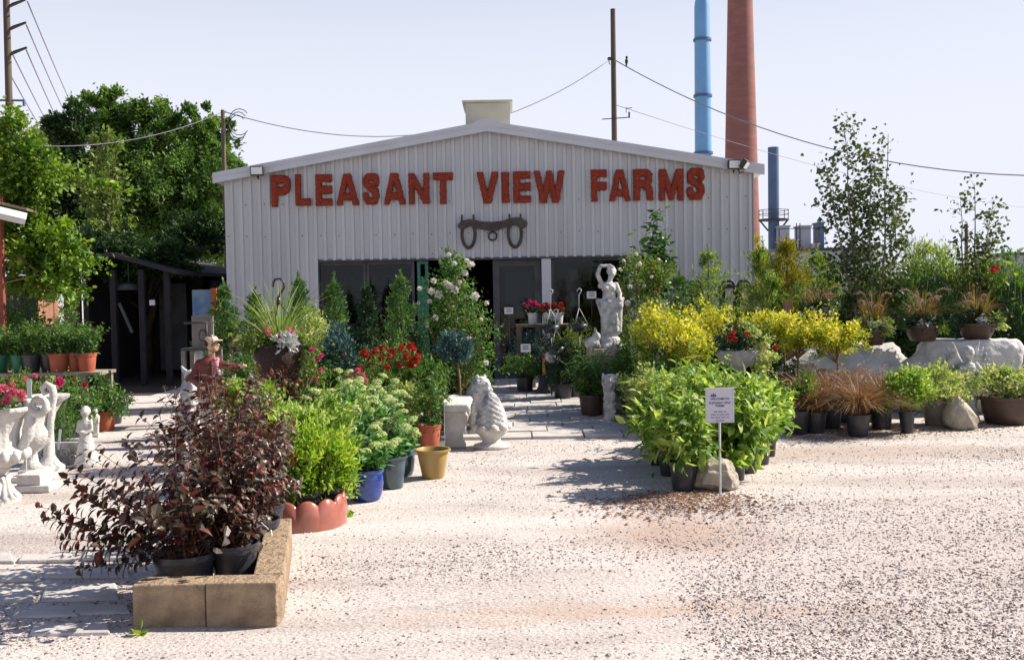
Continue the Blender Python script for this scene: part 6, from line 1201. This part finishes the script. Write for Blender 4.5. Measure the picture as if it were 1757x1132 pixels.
# woman statue on stacked slabs
Y = 12.85; s = Y / F; x = X(1045, Y, 520); zf, zt = Z(1045, 596, Y), Z(1045, 452, Y); k = (zt - zf)
t = thing('stone_pedestal', 'rough pedestal of stacked brown and grey slabs under the woman statue', 'pedestal', (x - .03, Y, 0)); b = B(); zz = 0; rr = random.Random(2)
for i in range(9):
    hh_ = (zf - .0) / 9; b = B(); w1 = .24 + rr.uniform(-.03, .05); dx = rr.uniform(-.03, .03); b.box(-w1 + dx, -.2, zz, w1 + dx, .2, zz + hh_ - .004); b.build('slab', rr.choice(['oldwood', 'greystone', 'greypot', 'rockwarm']), t, bevel=.012); zz += hh_
t = thing('woman_statue', 'weathered white statue of a draped woman with one arm raised over her head', 'statue', (x, Y, zf))
def q_(p): return tuple(v * k for v in p)
sculpt('figure', [('l', (0, 0, 0), [(.17 * k, 0), (.17 * k, .03 * k), (.14 * k, .06 * k), (.12 * k, .12 * k), (.0001, .14 * k)]), ('e', q_((-.02, .02, .12)), q_((.12, .1, .06))),
    ('c', q_((-.06, -.02, .1)), q_((-.05, -.05, .3)), .045 * k, .055 * k), ('c', q_((.05, 0, .1)), q_((.05, -.01, .3)), .045 * k, .06 * k), ('c', q_((-.05, -.05, .3)), q_((-.02, 0, .5)), .06 * k, .085 * k), ('c', q_((.05, -.01, .3)), q_((.03, 0, .5)), .065 * k, .085 * k),
    ('e', q_((0, 0, .52)), q_((.12, .09, .09))), ('e', q_((.0, 0, .62)), q_((.08, .065, .1))), ('e', q_((.0, -.01, .71)), q_((.09, .065, .08))), ('e', q_((-.035, -.06, .7)), q_((.033, .03, .033))), ('e', q_((.04, -.06, .7)), q_((.033, .03, .033))), ('c', q_((.0, 0, .76)), q_((.02, -.01, .83)), .032 * k, .03 * k),
    ('e', q_((.035, -.015, .885)), q_((.045, .052, .06))), ('e', q_((.035, .015, .91)), q_((.06, .058, .055))), ('e', q_((.05, -.066, .88)), q_((.009, .012, .012))), ('e', q_((.04, -.06, .857)), q_((.015, .01, .006))),
    ('c', q_((-.08, 0, .75)), q_((-.135, -.01, .87)), .03 * k, .026 * k), ('c', q_((-.135, -.01, .87)), q_((-.1, -.01, .97)), .025 * k, .022 * k), ('c', q_((-.1, -.01, .97)), q_((.02, -.01, .975)), .022 * k, .02 * k), ('c', q_((.02, -.01, .975)), q_((.06, -.02, .95)), .02 * k, .013 * k),
    ('c', q_((.085, 0, .75)), q_((.13, -.02, .64)), .03 * k, .026 * k), ('c', q_((.13, -.02, .64)), q_((.12, -.09, .56)), .025 * k, .02 * k), ('c', q_((.12, -.09, .56)), q_((.1, -.1, .53)), .018 * k, .012 * k),
    ('c', q_((-.1, .0, .55)), q_((.12, -.04, .5)), .035 * k, .05 * k), ('c', q_((.12, -.03, .56)), q_((.1, 0, .2)), .045 * k, .05 * k), ('c', q_((.13, 0, .5)), q_((.17, 0, .58)), .03 * k, .02 * k), ('c', q_((-.13, .02, .56)), q_((-.06, -.02, .38)), .03 * k, .045 * k)] +
    [('c', q_((-.1 + .03 * i, -.075, .55 - .01 * i)), q_((-.07 + .025 * i, -.06, .2)), .012 * k, .02 * k) for i in range(7)], 'white2', t, .011, 1, disp=(28, .005))
t = thing('stone_rabbit', 'small white stone rabbit on the slab left of the woman statue', 'statue', (x - .22, Y - .14, zf)); 
sculpt('body', [('e', (-.02, 0, .07), (.1, .07, .08)), ('e', (.04, 0, .15), (.055, .05, .06)), ('c', (.04, -.02, .18), (.02, -.02, .25), .018, .014), ('c', (.04, .02, .18), (.02, .02, .25), .018, .014), ('e', (-.05, -.03, .03), (.06, .03, .03)), ('c', (.05, -.02, .08), (.08, -.02, .015), .02, .018)], 'white2', t, .01, 1, disp=(40, .004))
# totem
Y = 12.0; x = X(1045, Y, 690); h = Z(1045, 641, Y); t = thing('stone_post_figure', 'slim white stone post topped with an owl head beside the path', 'statue', (x, Y, 0))
sculpt('body', [('l', (0, 0, 0), [(.1, 0), (.09, .04), (.07, .1), (.065, h * .6), (.075, h * .75), (.0001, h * .76)]), ('e', (.02, 0, h - .1), (.11, .1, .1)), ('e', (.06, -.08, h - .09), (.035, .03, .035)), ('e', (-.02, -.09, h - .09), (.035, .03, .035)), ('e', (.02, -.11, h - .13), (.015, .02, .025)), ('c', (-.06, 0, h - .05), (-.07, 0, h), .03, .015), ('c', (.09, 0, h - .05), (.1, 0, h), .03, .015), ('c', (.04, -.05, .1), (.05, -.05, h * .6), .03, .035)], 'white2', t, .011, 1, disp=(30, .008))
# white rose bush and magnolia on the right
Y = 14.0; s = Y / F; x = X(1105, Y, 500); t = thing('white_rose_bush', 'rounded rose bush with pale blooms right of the woman statue', 'rose', (x, Y, 0)); pot(t, 'black', .2, .34); fb, sb = B(), B()
for (px, py, w_, h_, n_) in ((1095, 470, 80, 70, 44), (1130, 470, 60, 60, 26), (1075, 505, 50, 50, 18), (1110, 520, 90, 60, 36), (1085, 560, 70, 60, 26)):
    c = at(px, py, Y); C = crown(fb, (c.x - x, 0, c.z), (w_ * s / 2, w_ * s / 2.2, h_ * s / 2), n_, 30, .042, .35, .3, .6, .2)
    for q in C[::6]: sb.tube([(0, 0, .3), (q[0] * .5, q[1] * .5, q[2] * .6), tuple(q)], [.009, .006, .003], 4, cap=False)
sb.build('stem', 'stem', t); fb.build('foliage', 'f_olive', t)
for (px, py, r_) in ((1098, 453, 4), (1081, 492, 4.5), (1077, 520, 5), (1030, 491, 4), (1118, 475, 3), (1064, 462, 3), (1092, 436, 3), (1070, 447, 3), (1105, 490, 3), (1130, 445, 3)): bloom_at(t, 'f_white', px, py, Y - .3, r_ * s * 1.1)
Y = 15.2; x = X(1120, Y, 420); t = thing('young_tree', 'young broad leaved tree with glossy dark leaves reaching up to the sign letters', 'tree', (x, Y, 0)); pot(t, 'black', .2, .34); fb, sb = B(), B(); s = Y / F
for (px, py, a0) in ((1128, 362, 0), (1145, 398, 1), (1098, 415, 2), (1120, 390, 3), (1150, 440, 4), (1085, 445, 2.5), (1110, 430, 5), (1135, 420, .5), (1125, 450, 1.5), (1100, 460, 4)):
    c = at(px, py, Y); e = Vector((c.x - x, .1 * math.sin(a0), c.z)); b0 = Vector((0, 0, 1.2)); pts = [b0.lerp(e, k_ / 7) for k_ in range(8)]; sb.tube(pts, [.014 * (1 - .1 * k_) for k_ in range(8)], 5, cap=False)
    P, D = [], []
    for j in range(85): u = .35 + .65 * rng.random(); p = b0.lerp(e, u); az = rng.random() * 6.28; P.append(tuple(p + Vector(rng.normal(size=3)) * .06)); D.append((math.cos(az), math.sin(az), .1 + .3 * rng.normal()))
    leaves(fb, np.array(P), np.array(D), rdir(85, 1.2), .14 * (.7 + .5 * rng.random(85)), .06, True, droop=.25)
sb.tube([(0, 0, .3), (0, 0, 1.3)], .018, 6); sb.build('trunk', 'bark', t); fb.build('foliage', 'f_dark', t)
# doorway display
Y = 16.6; x0, x1 = X(885, Y, 560), X(1000, Y, 560); z = Z(930, 556, Y); t = thing('display_bench', 'dark slatted display bench of pots in front of the door pillar', 'bench', ((x0 + x1) / 2, Y, 0)); hw = (x1 - x0) / 2
b = B(); [b.box(-hw, -.25 + .13 * i, z - .04, hw, -.15 + .13 * i, z) for i in range(4)]; b.build('top', 'oldwood', t)
for (a, c) in ((-hw + .05, -.2), (hw - .05, -.2), (-hw + .05, .2), (hw - .05, .2)): b = B(); b.box(a - .04, c - .04, 0, a + .04, c + .04, z - .041); b.build('leg', 'oldwood', t)
for (px, w_, m_, lb, cs) in ((914, 18, 'f_magenta', 'white pot of bright pink flowers on the display bench', ((900, 522), (909, 517), (918, 519), (912, 526), (905, 526), (922, 524), (915, 521), (925, 526))), (940, 20, 'f_red', 'left white pot of red flowers on the display bench, under the pale hook', ((930, 525), (938, 521), (945, 527), (934, 530), (948, 524), (940, 526))), (957, 20, 'f_red', 'right white pot of red flowers on the display bench', ((952, 522), (960, 526), (966, 529), (955, 530), (963, 521), (950, 528)))):
    x = X(px, Y, 545); t = thing('flower_pot', lb, 'potted plant', (x, Y - .05, z)); ph = .19; pot(t, 'white3', w_ * Y / F / 2, ph, kind='cone'); b = B(); crown(b, (0, 0, ph + .06), (.14, .12, .08), 18, 26, .035, .3, .4, .7, .3); b.build('foliage', 'f_cond', t)
    for (a, c) in cs: bloom_at(t, m_, a, c, Y - .2, .038)
for (px, pt, Y_, lb) in ((944, 496, 15.3, 'pale plastic hook above the red flowers in the doorway'), (993, 495, 15.6, 'pale plastic hook against the dark window right of the pillar'), (953, 530, 14.7, 'pale hook over the grey green juniper')):
    x = X(px, Y_, pt); zz = Z(px, pt, Y_); t = thing('hanging_basket', lb.replace('hook', 'hooked hanging basket', 1), 'hanging basket', (x, Y_, 0)); b = B(); b.tube([(.0, 0, zz - .32), (0, 0, zz - .1), (.03, 0, zz - .06), (.04, 0, zz - .02), (.01, 0, zz), (-.02, 0, zz - .02), (-.025, 0, zz - .05)], .008, 6)
    for a in (0, 2.1, 4.2): b.tube([(0, 0, zz - .3), (.13 * math.cos(a), .13 * math.sin(a), zz - .55)], .004, 4)
    b.build('hook', 'white3', t, True); b = B(); b.lathe([(.09, zz - .68), (.14, zz - .56), (.13, zz - .56), (.0001, zz - .58)], 24); b.tube([(0, 0, 0), (0, 0, zz - .68)], .012, 5); b.build('basket', 'black', t, True); b = B(); crown(b, (0, 0, zz - .54), (.15, .14, .07), 16, 24, .035, .3, .4, .6, .2); b.build('foliage', 'f_cond', t)
g = 'dark bushes of the doorway display'
for (px, pt, Y_, w_, lm, lb) in ((905, 558, 16.6, 70, 'f_spruce', 'grey green juniper behind the lower white card'), (955, 562, 16.2, 80, 'f_cond', 'dark juniper below the white pots'), (990, 550, 16.0, 80, 'f_olive', 'pale leaved bush under the woman statue, left side'), (985, 590, 15.0, 70, 'f_cond', 'dark evergreen right of the dark post'), (900, 605, 16.0, 70, 'f_mid', 'broad leaved bush below the lower white card'), (945, 590, 15.9, 60, 'f_cond', 'dark bush around the hanging white ball pot'), (965, 610, 14.8, 60, 'f_cond', 'deep green bush between the dark post and the fern')):
    shrub('doorway_bush', lb, 'shrub', px, pt, Y_, w_, lm, n=46, per=46, ls=.045, hb=.25, wr=.35, group=g)
x = X(946, 15.2, 610); t = thing('white_ball_pot', 'small white round pot of trailing green among the doorway junipers', 'potted plant', (x, 15.2, 0)); z = Z(946, 612, 15.2); b = B(); b.ell((0, 0, z), (.1, .1, .1), None, 24, 14); b.build('pot', 'white3', t, True); b = B(); b.tube([(0, 0, 0), (0, 0, z - .1)], .008, 5); b.build('stake', 'iron', t); b = B(); crown(b, (0, 0, z + .11), (.16, .14, .06), 16, 20, .035, .3, .4, .5, .2); b.build('foliage', 'f_cond', t)
x = X(934, 15.6, 660); t = thing('iron_bell', 'black bell shaped post base with a yellow post on the paved path', 'post', (x, 15.7, 0.03)); b = B(); b.lathe([(.15, 0), (.15, .03), (.1, .09), (.085, .2), (.06, .27), (.0001, .3)], 24); b.build('base', 'iron', t, True); zz = Z(934, 618, 15.7); b = B(); b.box(-.022, -.022, .28, .022, .022, zz); b.build('post', 'yellow', t); bloom_at(t, 'f_magenta', 934, 612, 15.6, .045)
stalks('fern_plant', 'bright ferny plant in a brown pot at the right side of the path', 'potted plant', 1014, 592, 12.7, 100, 'f_mid', 'brownpot', 'bowl', .3, .16, n=44, ls=.12, per=11, wr=.3, start=.05, bend=.7, droop=.3)
shrub('leafy_bush', 'dark leaved low bush in a brown pot beside the path, under the fern', 'shrub', 1010, 640, 13.7, 60, 'f_mid', 'brownpot', n=24, per=40, ls=.05, hb=.25)
shrub('rose_shrub', 'green bush with pale buds behind the woman statue', 'shrub', 1085, 545, 13.3, 90, 'f_olive', n=50, per=46, ls=.042, hb=.3)
shrub('leafy_bush', 'green bush between the owl post and the lime clump', 'shrub', 1085, 590, 12.6, 90, 'f_mid', n=46, per=46, ls=.045, hb=.2)
shrub('variegated_bush', 'pale edged bush right behind the owl topped post', 'shrub', 1103, 632, 11.7, 80, 'f_var', n=50, per=46, ls=.045, hb=.2)
shrub('leafy_bush', 'low dark green bush at the path edge before the owl topped post', 'shrub', 1106, 680, 11.2, 70, 'f_mid', n=36, per=46, ls=.045, hb=.1)
shrub('variegated_bush', 'cream flecked bush between the owl post and the tall lime shrubs', 'shrub', 1125, 628, 11.2, 70, 'f_var', n=40, per=46, ls=.042, hb=.25)
shrub('leafy_bush', 'green bush hiding the foot of the golden shrubs', 'shrub', 1160, 590, 12.0, 110, 'f_mid', n=50, per=46, ls=.045, hb=.2)
shrub('leafy_bush', 'green bush under the golden shrub by the stands', 'shrub', 1225, 560, 12.5, 130, 'f_cond', n=60, per=46, ls=.045, hb=.2)
shrub('leafy_bush', 'dark bush behind the flower urn', 'shrub', 1300, 560, 12.4, 110, 'f_cond', n=60, per=46, ls=.045, hb=.2)
# stands by the siding
for (px, lb, m_) in ((1195, 'grey stand with a black handled top, left of three by the siding', 'greywood'), (1251, 'pale grey stand with a black handled top, middle of three by the siding', 'white2'), (1279, 'buff stand with a black handled top, right of three by the siding', 'greywood')):
    Y = 17.6; s = Y / F; x = X(px, Y, 500); t = thing('display_stand', lb, 'stand', (x, Y, 0), group='black topped stands by the siding'); z1, z0 = Z(px, 482, Y), Z(px, 494, Y); w_ = 11 * s
    b = B(); b.box(-w_ * .7, 0, 0, w_ * .7, .3, z0); b.build('panel', m_, t, bevel=.01); b = B(); b.box(-w_ * 1.1, -.03, z0 + .001, w_ * 1.1, .33, z0 + .04); b.tube([(-w_ * 1.0, .1, z0 + .03), (-w_ * .75, .1, z1 - .02), (-w_ * .5, .1, z1), (w_ * .5, .1, z1), (w_ * .75, .1, z1 - .02), (w_ * 1.0, .1, z0 + .03)], .025, 6); b.tube([(-w_ * .6, .1, z0 + .05), (w_ * .6, .1, z0 + .05)], .02, 5); b.build('handled_top', 'iron', t)
    for sg_ in (-1, 1): b = B(); b.box(sg_ * w_ * .85 - .03, 0, 0, sg_ * w_ * .85 + .03, .3, z0); b.build('upright', 'iron', t)
# evergreen rows at the right rear
g = 'evergreens behind the terrace'
for (px, pt, Y, w_, lm, lb, n_) in ((1215, 425, 16.0, 60, 'f_feather', 'wispy pale evergreen against the siding between the stands', 2600), (1165, 470, 15.6, 50, 'f_con', 'small green evergreen right of the young tree by the siding', 2400), (1308, 415, 15.6, 62, 'f_feather', 'soft evergreen at the right corner of the building', 3600), (1350, 402, 15.2, 62, 'f_goldcon', 'golden column evergreen below the platform stack', 4800), (1403, 432, 15.8, 76, 'f_feather', 'soft green evergreen right of the golden column', 4200), (1325, 470, 14.6, 50, 'f_feather', 'feathery low evergreen in front of the building corner', 2200)):
    cone('tall_evergreen', lb, px, pt - 6, Y, w_ * 1.7, lm, n=int(n_ * 1.6), ls=.085, lump=.5, group=g, pw=.5, wr=.25, ph=.32)
for (px, pt, Y, w_, lm, lb, n_) in ((1450, 450, 15.4, 100, 'f_feather', 'green evergreen left of the tall birch', 40), (1500, 440, 15.8, 90, 'f_feather', 'pale feathery evergreen behind the tall birch', 44), (1560, 405, 15.0, 100, 'f_feather', 'yellow green feathery evergreen, highest of the soft ones', 70), (1610, 425, 15.2, 90, 'f_feather', 'dense green evergreen right of the yellow green one', 60), (1530, 470, 14.2, 90, 'f_con', 'dark evergreen behind the left brown bowl', 54), (1600, 480, 14.0, 80, 'f_cond', 'dark evergreen behind the middle brown bowl', 54), (1665, 440, 15.0, 90, 'f_feather', 'evergreen at the foot of the small birch', 56), (1710, 430, 14.6, 90, 'f_feather', 'feathery evergreen near the right edge', 56), (1755, 440, 14.2, 90, 'f_con', 'green evergreen cut by the right edge', 56), (1720, 500, 13.8, 90, 'f_cond', 'dark evergreen behind the right brown bowl', 60), (1650, 500, 14.1, 70, 'f_con', 'dark evergreen between the middle and right brown bowls', 46), (1460, 500, 14.4, 80, 'f_cond', 'dark low evergreen behind the plumed grass', 46), (1775, 480, 14.0, 80, 'f_olive', 'olive brown bush at the right edge', 46), (1385, 500, 14.6, 80, 'f_con', 'low evergreen behind the hidden bronze grass', 40)):
    shrub('bushy_evergreen', lb, 'evergreen', px, pt - 14, Y, w_ * 1.35, lm, n=int(n_ * 1.9), per=90, ls=.065, wr=.2, hb=.3, up=.9, cr=.22, shell=.4, lump=.15, group=g, ph=.3, pr=.2, outw=.9)
t = thing('canna_plant', 'broad leaved canna with an orange red flower near the right edge', 'potted plant', (X(1715, 14.0, 470), 13.6, 0)); pot(t, 'black', .17, .3); fb, sb = B(), B()
zc = Z(1715, 440, 13.6); shoots(sb, fb, 5, zc - .35, .15, .26, 5, .06, .25, wr=.32, start=.35, sr=.01, pair=False, bend=.4, droop=.2); sb.build('stem', 'gstem', t); fb.build('foliage', 'f_lime', t); bloom_at(t, 'f_red', 1707, 462, 13.3, .06)
shrub('vine_tuft', 'small olive yellow bush at the base of the brick chimney by the building corner', 'shrub', 1300, 390, 18.9, 22, 'f_goldcon', n=26, per=30, ls=.07, hb=1.2, pm=None)
t = thing('wooden_crate', 'small orange brown wooden crate end beside the golden shrub', 'crate', (X(1353, 13.6, 525), 13.6, 0)); z = Z(1353, 517, 13.6); b = B(); b.box(-.05, 0, 0, .05, .1, z); b.build('post', 'boxwood', t)
